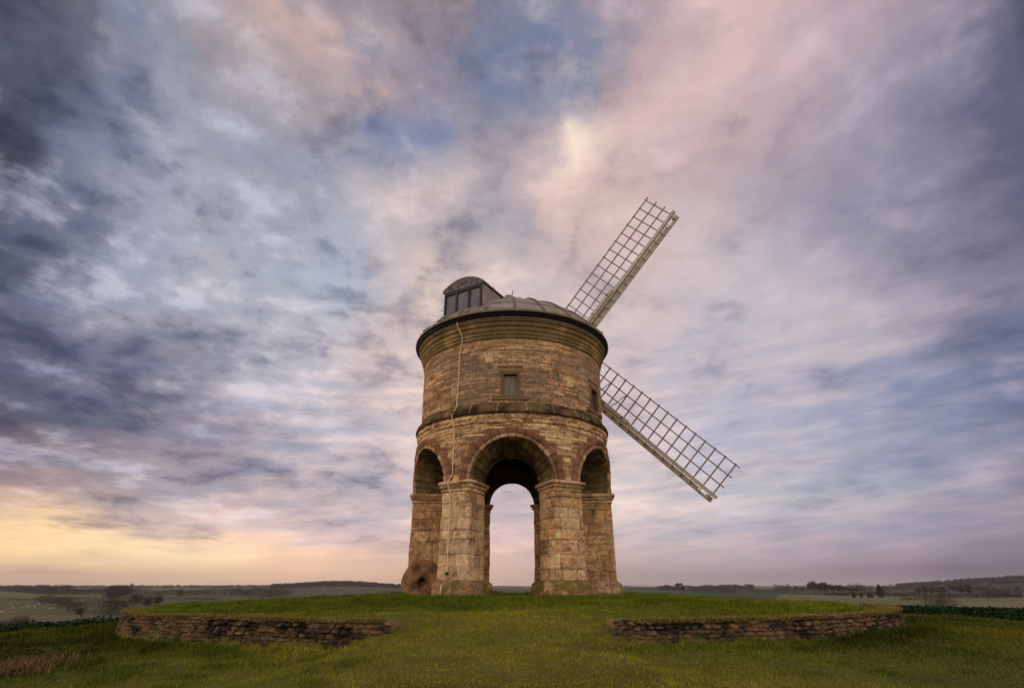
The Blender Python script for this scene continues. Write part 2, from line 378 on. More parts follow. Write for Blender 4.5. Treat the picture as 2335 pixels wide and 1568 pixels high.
# ------------------------------------------------------------------ ground
RW = 10.57                                    # radius of the round terrace wall
PLAIN = -8.0
def millaz(x, y): return np.degrees(np.arctan2(x, -y))      # 0 towards the viewer, positive to the right
def viewaz(x, y): return np.degrees(np.arctan2(x, y + D))
def z_mound(r): return np.interp(r, [0, 3.0, 4.2, 7.0, 10.3, 11.5], [-0.30, -0.28, -0.25, -0.40, -0.545, -0.60])
def z_lawn(x, y, r):
    base = -0.80 - 0.045 * np.clip(r - 10.65, -1.5, 4.0) + np.where(x < 0, 0.018, 0.0) * np.clip(x, -20, 20)
    out = lerp(0.06, 0.025, sstep(-15, 12, x))
    return base - out * np.clip(r - 14.65, 0, 60)
def gap(a): return sstep(-14.0, -10.2, a) * (1 - sstep(5.6, 8.8, a))
def Zg(x, y, detail=True):
    x = np.asarray(x, float); y = np.asarray(y, float); r = np.hypot(x, y); a = millaz(x, y)
    lawn = z_lawn(x, y, r)
    ramp = lerp(z_mound(r), lawn, sstep(8.3, 14.5, r))
    inner = np.where(r < RW, z_mound(r), lawn)
    g = gap(a) * (r < 14)
    near = lerp(inner, ramp, g)
    rc = lerp(22, 41, sstep(-14, 14, x))
    t = sstep(0, 1, (r - rc) / 125.0)
    rho = np.hypot(x, y + D); va = viewaz(x, y)
    q = st3(x / 900.0, y / 900.0)
    far = PLAIN + (fbm(q, 3, 5) - 0.5) * np.interp(rho, [150, 700, 2500, 6000, 9000], [0.4, 2.5, 9, 26, 36])
    far = far + np.interp(rho, [2500, 5200, 8500], [0, 5.0, 10.0])
    far = far + 12.5 * np.exp(-((va + 16.2) / 4.6) ** 2 - ((rho - 1750) / 320) ** 2)            # wooded rise
    far = far + 21.0 * sstep(31.5, 41.0, va) * np.exp(-((rho - 2150) / 520) ** 2) * (va < 90)    # hill on the right
    z = lerp(np.maximum(near, -4.2), far, t)
    if detail:
        z = z + (fbm(st3(x * 0.8, y * 0.8), 4, 3) - 0.5) * 0.10 * sstep(3.2, 5.0, r) * (r < 60)
    return z
def gray(px, py):
    """direction of sight through a point of a 2334 x 1568 frame; used once, to read where far things stand on the ground"""
    a = (px - 1167.0) / 1230.5; b = (784.0 - py) / 1230.5
    v = np.array([a, math.cos(TILT) - b * math.sin(TILT), math.sin(TILT) + b * math.cos(TILT)])
    return v / math.hypot(v[0], v[1])
def hit(px, py, start=70.0):
    v = gray(px, py); q = start * 1.008 ** np.arange(600); q = q[q < 8000]
    X, Y, Z = v[0] * q, v[1] * q - D, v[2] * q
    below = np.nonzero(Z <= Zg(X, Y, False))[0]
    i = below[0] if len(below) else len(q) - 1
    return np.array([X[i], Y[i], float(Zg(X[i], Y[i], False))])
def at(px, rho):
    v = gray(px, 1345.0); X, Y = v[0] * rho, v[1] * rho - D
    return np.array([X, Y, float(Zg(X, Y, False))])

def build_ground():
    rr = np.concatenate([np.arange(0, 10.3, 0.3), [10.38, 10.48], [10.60, 10.66], np.arange(10.95, 46, 0.26)])
    g = [rr[-1]]
    while g[-1] < 8600: g.append(g[-1] * 1.03 + 0.2)
    rr = np.concatenate([rr, g[1:]])
    # finer where the camera looks
    an = np.concatenate([np.arange(-180, -60, 1.5), np.arange(-60, 60, 0.5), np.arange(60, 180, 0.35)])
    an = np.radians(an)
    r, a = np.meshgrid(rr, an, indexing='ij')
    x, y = r * np.sin(a), -r * np.cos(a)
    z = Zg(x, y)
    rho = np.hypot(x, y + D); va = viewaz(x, y)
    # the colour of the land: turf, then fields
    n1 = fbm(st3(x * 0.35, y * 0.35), 4, 11)[..., None]
    turf = lerp(A(50, 54, 16), A(74, 68, 24), sstep(0.35, 0.65, n1))
    soil = A(52, 42, 28)
    bare = sstep(0.60, 0.68, fbm(st3(x * 0.9, y * 0.9), 4, 12))[..., None] * 0.5
    turf = lerp(turf, soil, bare)
    worn = sstep(4.6, 3.4, r + 0.9 * (fbm(st3(x * 1.3, y * 1.3), 3, 14) - 0.5))[..., None]
    turf = lerp(turf, A(66, 54, 36), worn * 0.85)
    turf = lerp(turf, A(40, 34, 24), ((r > 15.4) & (r < 60))[..., None] * 0.7)
    jx, jy = x + 60 * (fbm(st3(x / 260, y / 260), 3, 21) - 0.5), y + 60 * (fbm(st3(x / 260, y / 260), 3, 22) - 0.5)
    ci, cj = jx / 330.0 + 0.35 * jy / 330.0, jy / 430.0 - 0.2 * jx / 430.0
    hsh = _h(np.floor(ci).astype(np.int64), np.floor(cj).astype(np.int64), np.zeros(ci.shape, np.int64), 5)
    pal = [A(72, 82, 50), A(84, 86, 62), A(96, 84, 70), A(66, 78, 52), A(92, 92, 58), A(88, 92, 74), A(80, 70, 58)]
    fld = pick(pal, hsh)
    edge = np.minimum(np.minimum(ci % 1, 1 - ci % 1) * 330, np.minimum(cj % 1, 1 - cj % 1) * 430)
    fld = lerp(fld, A(50, 46, 36), ((1 - sstep(3, 9, edge)) * (rho < 2500))[..., None] * 0.6)
    fld = fld * np.array([0.40, 0.45, 0.34]) * (0.88 + 0.24 * fbm(st3(x / 45, y / 18), 4, 31)[..., None])
    sheep = ((va < -33.0) & (rho > 120) & (rho < 430))
    fld = np.where(sheep[..., None], lerp(A(50, 49, 28), A(66, 61, 38), sstep(0.4, 0.6, fbm(st3(x / 60, y / 25), 3, 41))[..., None]), fld)
    strip = ((va > 24) & (va < 60) & (rho > 150) & (rho < 640))
    fld = np.where(strip[..., None], lerp(A(76, 74, 44), A(88, 80, 54), sstep(0.4, 0.6, fbm(st3(x / 90, y / 40), 3, 42))[..., None]), fld)
    C = lerp(turf, fld, sstep(60, 120, rho)[..., None] * (r > 30)[..., None])
    o = mesh('ground', np.stack([x, y, z], -1), grid_faces(len(rr), len(an), True), M_GROUND, C=C, smooth=True)
    tag(o, kind='structure')
build_ground()

# ------------------------------------------------------------------ windmill
mill = empty('windmill', (0, 0, -0.25), 'round stone tower windmill on six arches with two white lattice sails', 'windmill')
def cyl(r, a_deg, z):
    a = np.radians(a_deg); return np.stack(np.broadcast_arrays(r * np.sin(a), -r * np.cos(a), z), -1)
PAL_DRUM = [A(116, 91, 67), A(108, 84, 62), A(124, 98, 73), A(112, 86, 63), A(106, 88, 70), A(120, 94, 68)]
PAL_LOW = [A(140, 112, 84), A(126, 100, 75), A(152, 124, 93), A(118, 92, 68), A(132, 105, 80), A(146, 116, 84)]
PAL_PIER = [A(128, 106, 82), A(120, 97, 72), A(136, 114, 89), A(116, 92, 66), A(124, 103, 80), A(128, 101, 72)]
PALE, DARK, MOSS = A(168, 137, 99), A(38, 30, 23), A(84, 74, 28)

def masonry(s, z, P, zb, seed, lmin, lmax, pal, joint=0.012, depth=0.014, streak=0.5, rough=0.012):
    """colour and outward displacement of a coursed stone face"""
    wob = (fbm(st3(s * 3.0, z * 3.0, seed), 3, seed) - 0.5) * 0.03
    j, r1, r2, k = blocks(s + wob, z + wob * 0.6, zb, seed, lmin, lmax)
    C = pick(pal, r1)
    C = C * (0.74 + 0.52 * r2)[..., None]
    big = fbm(P * 0.9, 4, seed + 3); mid = fbm(P * 3.2, 4, seed + 4)
    C = C * (0.66 + 0.58 * big + 0.34 * mid)[..., None]
    # pale laminations where the face has weathered back, dark beds and lichen elsewhere
    lam = fbm(st3(s * 2.0, z * 24.0, seed + 5), 4, seed + 9)
    zone = sstep(0.44, 0.60, fbm(st3(s * 0.9, z * 2.6, seed + 6), 4, seed + 10) + 0.25 * (r2 - 0.5))
    C = lerp(C, PALE, (sstep(0.50, 0.60, lam) * streak * zone)[..., None])
    lam2 = fbm(st3(s * 2.6, z * 20.0, seed + 7), 4, seed + 11)
    C = lerp(C, DARK, (sstep(0.55, 0.66, lam2) * min(1.0, streak) * 0.7)[..., None])
    lich = fbm(P * 5.0, 5, seed + 13, 0.6)
    C = lerp(C, DARK, (sstep(0.54, 0.68, lich) * 0.40)[..., None])
    speck = vn(P * 34.0, seed + 15); pit = vn(P * 17.0, seed + 16)
    C = C * (0.70 + 0.76 * speck)[..., None]
    C = lerp(C, DARK, (sstep(0.70, 0.82, pit) * 0.5)[..., None])
    jm = 1 - sstep(0.0, joint, j)
    C = lerp(C, A(48, 38, 30), (jm * 0.75)[..., None])
    dsp = -depth * jm + (r1 - 0.5) * 0.012 + (lich - 0.5) * rough * 2 + (vn(P * 22.0, seed + 19) - 0.5) * rough
    return np.clip(C * np.array([1.24, 1.15, 1.06]), 0.005, 0.7), dsp

def lathe(name, prof, mat, parent=None, ncol=720, colf=None, step=0.03, wear=0.0, seed=1, smooth=True):
    """a ring of moulding swept round the tower; prof = [(z, r), ...]"""
    pz = [prof[0]]
    for p, q in zip(prof, prof[1:]):
        n = max(1, int(math.hypot(q[0] - p[0], q[1] - p[1]) / step))
        pz += [(p[0] + (q[0] - p[0]) * i / n, p[1] + (q[1] - p[1]) * i / n) for i in range(1, n + 1)]
    pz = np.array(pz); a = np.arange(ncol) * 360.0 / ncol
    z, aa = np.meshgrid(pz[:, 0], a, indexing='ij'); r = np.repeat(pz[:, 1][:, None], ncol, 1)
    P = cyl(r, aa, z)
    if wear:
        w = (fbm(P * 6.0, 4, seed) - 0.5) * 2 * wear
        P = cyl(r + w, aa, z + (fbm(P * 7.0 + 5.0, 3, seed + 2) - 0.5) * wear)
    C = colf(aa, z, P) if colf else None
    return mesh(name, P, grid_faces(len(pz), ncol, True), mat, parent, C, smooth)

R_OUT, R_IN, Z_SPR = 3.40, 2.36, 2.87
ARC_OUT, ARC_IN, ARC_EXT = 1.27, 0.85, 1.56
def pier_loop(sp=0.03):
    """plan of a pier pointing at azimuth 0: list of (radius, azimuth)"""
    ho, hi = 8.45, 8.9
    pts = [(R_OUT, q) for q in np.linspace(-ho, ho, int(2 * R(ho) * R_OUT / sp))]
    pi_ = lambda r, q: np.array([r * math.sin(R(q)), -r * math.cos(R(q))])
    def seg(p, q, n):
        out = []
        for i in range(1, n):
            c = p + (q - p) * i / n; out.append((float(np.hypot(*c)), math.degrees(math.atan2(c[0], -c[1]))))
        return out
    pts += seg(pi_(R_OUT, ho), pi_(R_IN, hi), 27)
    pts += [(R_IN, q) for q in np.linspace(hi, -hi, 33)]
    pts += seg(pi_(R_IN, -hi), pi_(R_OUT, -ho), 27)
    L = np.array([pi_(r, q) for r, q in pts])
    t = np.roll(L, -1, 0) - np.roll(L, 1, 0); t /= np.linalg.norm(t, axis=1)[:, None]
    N = np.stack([t[:, 1], -t[:, 0]], -1)
    s = np.concatenate([[0], np.cumsum(np.linalg.norm(np.diff(L, axis=0), axis=1))])
    if (N[len(N) // 8] @ L[len(N) // 8]) < 0: N = -N
    return L, N, s
PL, PN, PS = pier_loop()
def rotp(L, a): c, s = math.cos(R(a)), math.sin(R(a)); return np.stack([L[:, 0] * c - L[:, 1] * s, L[:, 0] * s + L[:, 1] * c], -1)
def pier_shell(name, az, prof, parent, seed, zb, lr, pal, moss=0.0, wear=0.012, joint=0.014, pale=0.35):
    L, N = rotp(PL, az), rotp(PN, az)
    zz = np.array([p[0] for p in prof]); off = np.array([p[1] for p in prof])
    z, s = np.meshgrid(zz, PS, indexing='ij')
    P0 = np.zeros(z.shape + (3,)); P0[..., :2] = L[None] + N[None] * off[:, None, None]; P0[..., 2] = z
    C, d = masonry(s, z, P0, zb, seed, lr[0], lr[1], pal, joint, 0.016, pale, wear)
    e = (fbm(P0 * 3.0, 3, seed + 31) - 0.5) * 0.03
    P0[..., :2] += N[None] * (d + e)[..., None]
    if not moss:      # lighter weathered faces
        C = lerp(C, np.array(A(176, 148, 116)) * (0.75 + 0.5 * vn(P0 * 24.0, seed + 51))[..., None], (sstep(0.50, 0.66, fbm(P0 * 1.7, 4, seed + 52)) * 0.4)[..., None])
        C = C * (0.62 + 0.76 * fbm(P0 * 11.0, 4, seed + 53))[..., None]
    if moss:
        g = sstep(0.42, 0.6, fbm(P0 * 2.5, 4, seed + 41)) * moss
        C = lerp(C, MOSS, g[..., None])
    return mesh(name, P0, grid_faces(len(zz), len(PS), True), M_STONE, parent, C, True)
def dense(prof, step=0.03):
    out = [prof[0]]
    for p, q in zip(prof, prof[1:]):
        n = max(1, int(math.hypot(q[0] - p[0], q[1] - p[1]) / step))
        out += [(p[0] + (q[0] - p[0]) * i / n, p[1] + (q[1] - p[1]) * i / n) for i in range(1, n + 1)]
    return out
for i, az in enumerate((-30, 30, -90, 90, -150, 150)):
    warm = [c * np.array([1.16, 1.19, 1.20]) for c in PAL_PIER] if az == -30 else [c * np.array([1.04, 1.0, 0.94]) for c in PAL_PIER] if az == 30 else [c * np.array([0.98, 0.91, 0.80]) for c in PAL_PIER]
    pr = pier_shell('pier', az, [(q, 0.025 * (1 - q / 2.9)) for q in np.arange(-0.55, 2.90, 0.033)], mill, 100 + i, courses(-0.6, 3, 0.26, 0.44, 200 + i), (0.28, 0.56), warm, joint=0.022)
    pier_shell('plinth', az, dense([(-0.6, 0.20), (-0.22, 0.20), (-0.20, 0.155), (0.0, 0.15), (0.06, 0.13), (0.10, 0.11), (0.13, 0.06), (0.16, 0.03), (0.165, -0.05)]), pr, 300 + i, np.array([-0.7, -0.21, 0.3]), (0.5, 0.9), [c * 0.70 for c in PAL_PIER], moss=0.95, wear=0.035)
    pier_shell('capital', az, dense([(2.58, -0.03), (2.585, 0.02), (2.62, 0.03), (2.63, 0.005), (2.66, 0.02), (2.70, 0.07), (2.74, 0.10), (2.75, 0.06), (2.78, 0.06), (2.785, 0.125), (2.85, 0.145), (2.885, 0.12), (2.90, -0.04)], 0.02), pr, 400 + i, np.array([2.5, 2.77, 3.0]), (0.5, 0.8), [c * 0.95 for c in PAL_PIER], wear=0.024, pale=0.75)

# wall of the arcade above the arches
def arcade():
    a = np.arange(-180, 180, 0.4); ph = (a + 30) % 60 - 30                 # angle from the nearest arch's axis
    X = 3.38 * np.sin(np.radians(ph))
    lo = np.where(np.abs(X) < ARC_EXT - 0.03, Z_SPR + np.sqrt(np.maximum((ARC_EXT - 0.03) ** 2 - X ** 2, 0)), Z_SPR - 0.02)
    t = np.linspace(0, 1, 74)[:, None]
    z = lo[None] + (4.64 - lo[None]) * t
    aa = np.repeat(a[None], 74, 0); r = 3.395 - 0.015 * (z - Z_SPR)
    P = cyl(r, aa, z); s = np.radians(aa + 180) * 3.38
    C, d = masonry(s, z, P, courses(2.7, 4.8, 0.085, 0.15, 51), 52, 0.25, 0.6, PAL_LOW, 0.009, 0.014, 0.85, 0.012)
    # stepped brown blocks bonded into the wall round each arch
    st = np.floor((z - 2.87) / 0.19); Xs = np.abs(3.38 * np.sin(np.radians((aa + 30) % 60 - 30)))
    zs = 2.87 + (st + 0.5) * 0.19
    ext = np.sqrt(np.maximum((ARC_EXT + 0.05) ** 2 - (zs - Z_SPR) ** 2, 0)) + 0.10 * (st % 2)
    m = ((Xs < ext) & (zs < Z_SPR + ARC_EXT + 0.16)).astype(float)
    brown = lerp(A(86, 55, 40), A(116, 76, 54), fbm(P * 4, 3, 57)[..., None]) * (0.8 + 0.4 * vn(P * 30, 58))[..., None]
    C = lerp(C, brown, (m * 0.85)[..., None])
    P = cyl(r + d, aa, z)
    return mesh('arcade_wall', P, grid_faces(74, len(a), True), M_STONE, mill, C, True)
arcade()

def arch(az, seed):
    """ring of voussoirs, its splayed underside and the return to the inner wall"""
    n = 120; t = np.linspace(0, math.pi, n)
    prof = dense([(ARC_OUT + 0.0, -0.06), (ARC_OUT, 0.0), (1.285, 0.02), (1.38, 0.025), (1.39, 0.005), (1.405, 0.045), (1.52, 0.075), (1.56, 0.06), (1.57, -0.03)], 0.02)
    ra = np.array([p[0] for p in prof])[:, None]; pr = np.array([p[1] for p in prof])[:, None]
    X = ra * np.cos(t)[None]; z = Z_SPR + ra * np.sin(t)[None]
    aa = np.degrees(np.arcsin(X / R_OUT)) + az; r = R_OUT - 0.02 + pr + 0 * X
    P = cyl(r, aa, z)
    kk = np.floor(t / math.pi * 17); rv = _h(kk.astype(np.int64), kk.astype(np.int64) * 0, kk.astype(np.int64) * 0, seed)
    fr = (t / math.pi * 17) % 1; jv = np.minimum(fr, 1 - fr)
    C = lerp(A(96, 71, 50), A(152, 118, 86), rv[None, :, None]) * np.ones(P.shape)
    C = lerp(C, A(98, 62, 44), (sstep(1.38, 1.42, ra) * 0.75 + 0 * X)[..., None]); C = lerp(C, A(30, 24, 18), (sstep(0.014, 0.0, np.abs(ra - 1.39)) * 0.8 + 0 * X)[..., None])
    C = C * (0.55 + 0.9 * fbm(P * 6, 4, seed + 1))[..., None]
    C = lerp(C, A(50, 40, 32), ((1 - sstep(0, 0.05, jv))[None] * 0.6 + 0 * X)[..., None])
    r = r + (fbm(P * 6, 4, seed + 2) - 0.5) * 0.06 + (rv[None] - 0.5) * 0.03 - 0.012 * (1 - sstep(0, 0.05, jv))[None]
    o = mesh('arch', cyl(r, aa, z), grid_faces(len(prof), n), M_STONE, mill, C, True)
    # underside
    q = np.linspace(0, 1, 26)[:, None]
    rad = ARC_OUT + (ARC_IN - ARC_OUT) * q; X = rad * np.cos(t)[None]; rr_ = R_OUT + (R_IN - 0.03 - R_OUT) * q + 0 * X
    z = Z_SPR - 0.015 * q + rad * np.sin(t)[None]
    aa = np.degrees(np.arcsin(np.clip(X / rr_, -1, 1))) + az; P = cyl(rr_, aa, z)
    row = np.floor(q * 2.2 + rv[None] * 0.9); r2 = _h(row.astype(np.int64), (kk[None] + 0 * row).astype(np.int64), (0 * row).astype(np.int64), seed + 5)
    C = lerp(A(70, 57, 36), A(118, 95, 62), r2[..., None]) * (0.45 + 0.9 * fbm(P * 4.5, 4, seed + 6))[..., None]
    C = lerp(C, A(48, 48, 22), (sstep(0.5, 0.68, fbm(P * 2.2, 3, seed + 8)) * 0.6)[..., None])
    soffit_shade = sstep(0.25, 0.75, 0.55 * q + 0.75 * np.sin(t)[None] ** 2 * 0.7 + 0.7 * (fbm(P * 3.0, 4, seed + 9) - 0.5))
    C = lerp(C, A(24, 20, 15), (soffit_shade * 0.62)[..., None])  # shade deep in the arch and at its crown, put into the stone colour
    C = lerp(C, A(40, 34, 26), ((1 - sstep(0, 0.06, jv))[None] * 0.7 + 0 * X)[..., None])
    dd = (fbm(P * 5, 4, seed + 7) - 0.5) * 0.09 + (r2 - 0.5) * 0.04 - 0.02 * (1 - sstep(0, 0.06, jv))[None]
    c0 = cyl(0.0 * rr_ + rr_, az + 0 * aa, Z_SPR + 0 * z); dr = P - c0; dr /= np.linalg.norm(dr, axis=-1)[..., None] + 1e-6
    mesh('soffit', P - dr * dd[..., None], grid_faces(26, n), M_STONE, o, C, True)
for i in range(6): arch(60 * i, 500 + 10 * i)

def inner_wall():
    a = np.arange(-180, 180, 1.0); ph = (a + 30) % 60 - 30
    X = R_IN * np.sin(np.radians(ph))
    lo = np.where(np.abs(X) < ARC_IN, Z_SPR + np.sqrt(np.maximum(ARC_IN ** 2 - X ** 2, 0)), Z_SPR - 0.02)
    t = np.linspace(0, 1, 30)[:, None]; z = lo[None] + (4.70 - lo[None]) * t
    aa = np.repeat(a[None], 30, 0); P = cyl(R_IN, aa, z); s = np.radians(aa + 180) * R_IN
    C, d = masonry(s, z, P, courses(2.7, 4.9, 0.16, 0.26, 61), 62, 0.3, 0.6, [c * 0.16 for c in PAL_LOW], 0.012, 0.014, 0.02)  # palette darkened: the sheltered interior's shade is put into the stone colour
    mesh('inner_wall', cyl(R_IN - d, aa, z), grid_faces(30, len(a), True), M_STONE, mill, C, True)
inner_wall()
def floor_():
    b = MB()
    for q in np.arange(-2.55, 2.6, 0.24):
        h = math.sqrt(max(2.55 ** 2 - q * q, 0.05))
        b.box((q, 0, 4.48), (1, 0, 0), (0, 1, 0), (0, 0, 1), 0.116, h, 0.03)
    f = b.build('timber_floor', M_TIMBER, mill)
    for q in (-1.5, -0.5, 0.5, 1.5):
        h = math.sqrt(2.56 ** 2 - q * q); c, s = math.cos(R(20)), math.sin(R(20))
        e = np.array([c, s, 0]); n = np.array([-s, c, 0])
        bb = MB(); bb.beam(n * q - e * h + [0, 0, 4.30], n * q + e * h + [0, 0, 4.30], (0, 0, 1), 0.20, 0.28)
        bb.build('beam', M_TIMBER, f)
floor_()

# string course
def string_col(aa, z, P):
    C = lerp(A(40, 30, 21), A(88, 65, 45), sstep(0.3, 0.7, fbm(P * 3.4, 4, 71))[..., None])
    Cm, _ = masonry(np.radians(aa + 180) * 3.4, z, P, courses(4.5, 4.95, 0.07, 0.11, 76), 77, 0.25, 0.6, PAL_LOW, 0.010, 0.01, 0.85)
    C = lerp(C, Cm, sstep(4.90, 4.86, z)[..., None]); C = lerp(C, A(34, 27, 20), (sstep(0.03, 0.0, np.abs(z - 4.88)) * 0.7)[..., None])  # masonry below the lip; the dark line is its shadow, painted in
    m = sstep(0.40, 0.56, fbm(P * 2.2, 4, 72)) * sstep(4.93, 5.0, z)
    C = lerp(C, A(78, 72, 34), (m * 0.6 * (0.35 + 0.65 * np.exp(-((aa - 3) / 22.0) ** 2)))[..., None])
    j = np.abs(((aa / 15.0) % 1) - 0.5) * 15.0
    C = lerp(C, A(150, 128, 98), ((j < 0.22) * (z > 4.93) * 0.5)[..., None])
    return C * (0.5 + 1.0 * fbm(P * 8, 4, 73))[..., None] * (0.7 + 0.6 * vn(P * 30, 74))[..., None]
lathe('string_course', [(4.58, 3.34), (4.60, 3.385), (4.64, 3.41), (4.66, 3.39), (4.72, 3.40), (4.735, 3.43), (4.80, 3.435), (4.81, 3.405), (4.87, 3.415), (4.89, 3.46), (4.905, 3.48), (4.95, 3.48), (5.00, 3.465), (5.10, 3.40), (5.20, 3.33), (5.26, 3.305), (5.28, 3.26)],
      M_STONE, mill, 800, string_col, 0.02, 0.035, 75)

# drum
WINDOWS = (-0.95, 59.05)
def drum():
    a = np.arange(-180, 180, 0.4); zz = np.linspace(5.2, 7.5, 94)
    z, aa = np.meshgrid(zz, a, indexing='ij'); r = 3.29 + 0.04 * (z - 5.2) / 2.3
    P = cyl(r, aa, z); s = np.radians(aa + 180) * 3.3
    C, d = masonry(s, z, P, courses(5.1, 7.6, 0.08, 0.15, 81), 82, 0.26, 0.7, PAL_DRUM, 0.012, 0.016, 0.62, 0.014)
    # a few fresh pale stones, and yellow lichen washed down from the cornice
    j, r1, r2, k = blocks(s, z, courses(5.1, 7.6, 0.17, 0.25, 83), 84, 0.2, 0.45)
    C = lerp(C, A(176, 148, 112) * (0.7 + 0.6 * vn(P * 30, 85))[..., None], ((r1 > 0.975) * sstep(0.0, 0.02, j) * 0.8)[..., None])
    C = lerp(C, A(92, 82, 70) * (0.55 + 0.9 * vn(P * 26, 86))[..., None], (sstep(0.48, 0.62, fbm(P * 0.8, 3, 87)) * 0.35)[..., None])
    yl = sstep(7.0, 7.5, z) * sstep(0.4, 0.6, fbm(st3(s * 1.6, z * 2.5), 4, 88))
    C = lerp(C, A(126, 98, 46), (yl * 0.6)[..., None])
    Fs = grid_faces(94, len(a), True)
    ca = aa.ravel()[Fs].mean(1); cz = z.ravel()[Fs].mean(1)
    keep = np.ones(len(Fs), bool)
    for w in WINDOWS: keep &= ~((np.abs(ca - w) < 4.9) & (cz > 5.46) & (cz < 6.27) & (np.abs(aa.ravel()[Fs]).max(1) < 179))
    mesh('tower_wall', cyl(r + d, aa, z), Fs[keep], M_STONE, mill, C, True)
drum()
def window(az, board, name_lab):
    o = np.array([math.sin(R(az)), -math.cos(R(az)), 0]); u = np.array([math.cos(R(az)), math.sin(R(az)), 0]); k = np.array([0, 0, 1.])
    def stone_box(name, x0, x1, d0, d1, z0, z1, parent, seed, pal):
        n = 8
        bm = MB(); bm.box(o * (d0 + d1) / 2 + u * (x0 + x1) / 2 + k * (z0 + z1) / 2, u, o, k, (x1 - x0) / 2, (d1 - d0) / 2, (z1 - z0) / 2)
        V = np.concatenate(bm.V); C = np.repeat(np.array(pal)[None], len(V), 0) * (0.85 + 0.3 * vn(V * 9, seed))[:, None]
        return mesh(name, V, bm.F, M_STONE, parent, C)
    w = empty_part('window', mill)
    br = A(88, 66, 48)
    fr = MB()
    for sx in (-1, 1): fr.box(o * 3.235 + u * sx * 0.262 + k * 5.81, u, o, k, 0.042, 0.095, 0.375)
    fr.box(o * 3.235 + k * 6.222, u, o, k, 0.304, 0.095, 0.037)
    V = np.concatenate(fr.V); mesh('frame', V, fr.F, M_STONE, w, np.repeat(br[None], len(V), 0))
    stone_box('lintel', -0.37, 0.37, 3.20, 3.325, 6.275, 6.43, w, 3, A(108, 84, 60)); stone_box('hood', -0.40, 0.40, 3.20, 3.345, 6.43, 6.46, w, 5, A(84, 64, 46))
    stone_box('sill', -0.57, 0.57, 3.15, 3.335, 5.335, 5.455, w, 4, A(92, 72, 52))
    b = MB(); b.box(o * 3.165 + k * 5.81, u, o, k, 0.222, 0.012, 0.372); b.build('shutter', board, w)
    return w
def empty_part(name, parent):
    o = bpy.data.objects.new(name, None); COL.objects.link(o); o.empty_display_size = 0.2
    return adopt(o, parent)
window(WINDOWS[0], M_BOARD, ''); window(WINDOWS[1], M_SHADE, '')

# cornice, eaves and domed lead cap
def corn_col(aa, z, P):
    C = lerp(A(90, 71, 44), A(126, 98, 62), sstep(0.35, 0.65, fbm(P * 2.0, 4, 91))[..., None])
    C = lerp(C, A(84, 70, 46), sstep(0.45, 0.62, fbm(P * 1.3, 4, 92))[..., None] * 0.75)
    C = lerp(C, A(64, 57, 42), (sstep(7.97, 8.06, z) * 0.85)[..., None])  # shading under the eave, put into the colour of the top mouldings
    j = np.abs(((aa / 16.0 + 0.15 * np.floor(z * 6)) % 1) - 0.5) * 16.0
    C = lerp(C, A(60, 48, 34), ((j < 0.25) * 0.6)[..., None])
    C = lerp(C, A(40, 32, 22), (sstep(0.02, 0.0, np.minimum(np.minimum(np.abs(z - 7.562), np.abs(z - 7.685)), np.minimum(np.abs(z - 7.82), np.abs(z - 7.975)))) * 0.5)[..., None])
    return C * (0.6 + 0.8 * fbm(P * 7, 3, 93))[..., None]
lathe('cornice', [(7.42, 3.30), (7.44, 3.355), (7.46, 3.375), (7.56, 3.385), (7.565, 3.40), (7.68, 3.41), (7.69, 3.435), (7.76, 3.445), (7.80, 3.46), (7.805, 3.43), (7.84, 3.435), (7.845, 3.475), (7.90, 3.50), (7.96, 3.515), (7.965, 3.50), (7.98, 3.50), (7.99, 3.545), (8.06, 3.575), (8.12, 3.59), (8.145, 3.57), (8.15, 3.40)],
      M_STONE, mill, 720, corn_col, 0.02, 0.006, 94)
lathe('eave_band', [(8.14, 3.45), (8.135, 3.60), (8.15, 3.635), (8.29, 3.655), (8.295, 3.55)], M_BLACK, mill, 240)
DOME_R = 4.70; DOME_Z = 8.37 - math.sqrt(DOME_R ** 2 - 3.66 ** 2)
cap = lathe('cap', [(DOME_Z + DOME_R * math.cos(p), DOME_R * math.sin(p)) for p in np.linspace(math.asin(3.66 / DOME_R), 0.002, 40)], M_LEAD, mill, 192, step=0.3)
lathe('eave_lip', [(8.27, 3.60), (8.262, 3.70), (8.275, 3.72), (8.345, 3.715), (8.365, 3.69), (8.37, 3.62)], M_LIP, cap, 240)
def dome(p, a, lift=0.0):
    """point on the cap at p (0 = eave, 1 = crown)"""
    q = (1 - p) * math.asin(3.66 / DOME_R)
    return cyl((DOME_R + lift) * math.sin(q), a, DOME_Z + (DOME_R + lift) * math.cos(q))
for a in [q for q in np.arange(-180 + 13.2, 180, 15.3)] + [-24.6, -39.8]:
    top = 0.07 if -60 < a < -12 else 0.93
    b = MB(); b.tube([dome(p, a, 0.018) for p in np.linspace(0.005, top, 16)], 0.042, 7)
    b.box(dome(0.002, a, 0.02), (math.cos(R(a)), math.sin(R(a)), 0), (math.sin(R(a)), -math.cos(R(a)), 0), (0, 0, 1), 0.045, 0.035, 0.05)
    b.build('lead_roll', M_ROLL, cap, True)
for p in (0.14, 0.55):
    b = MB(); b.tube([dome(p + 0.004 * math.sin(a * 0.3), a, 0.004) for a in np.arange(0, 361, 3)], 0.016, 5); b.build('lead_seam', M_LEAD_DARK, cap, True)

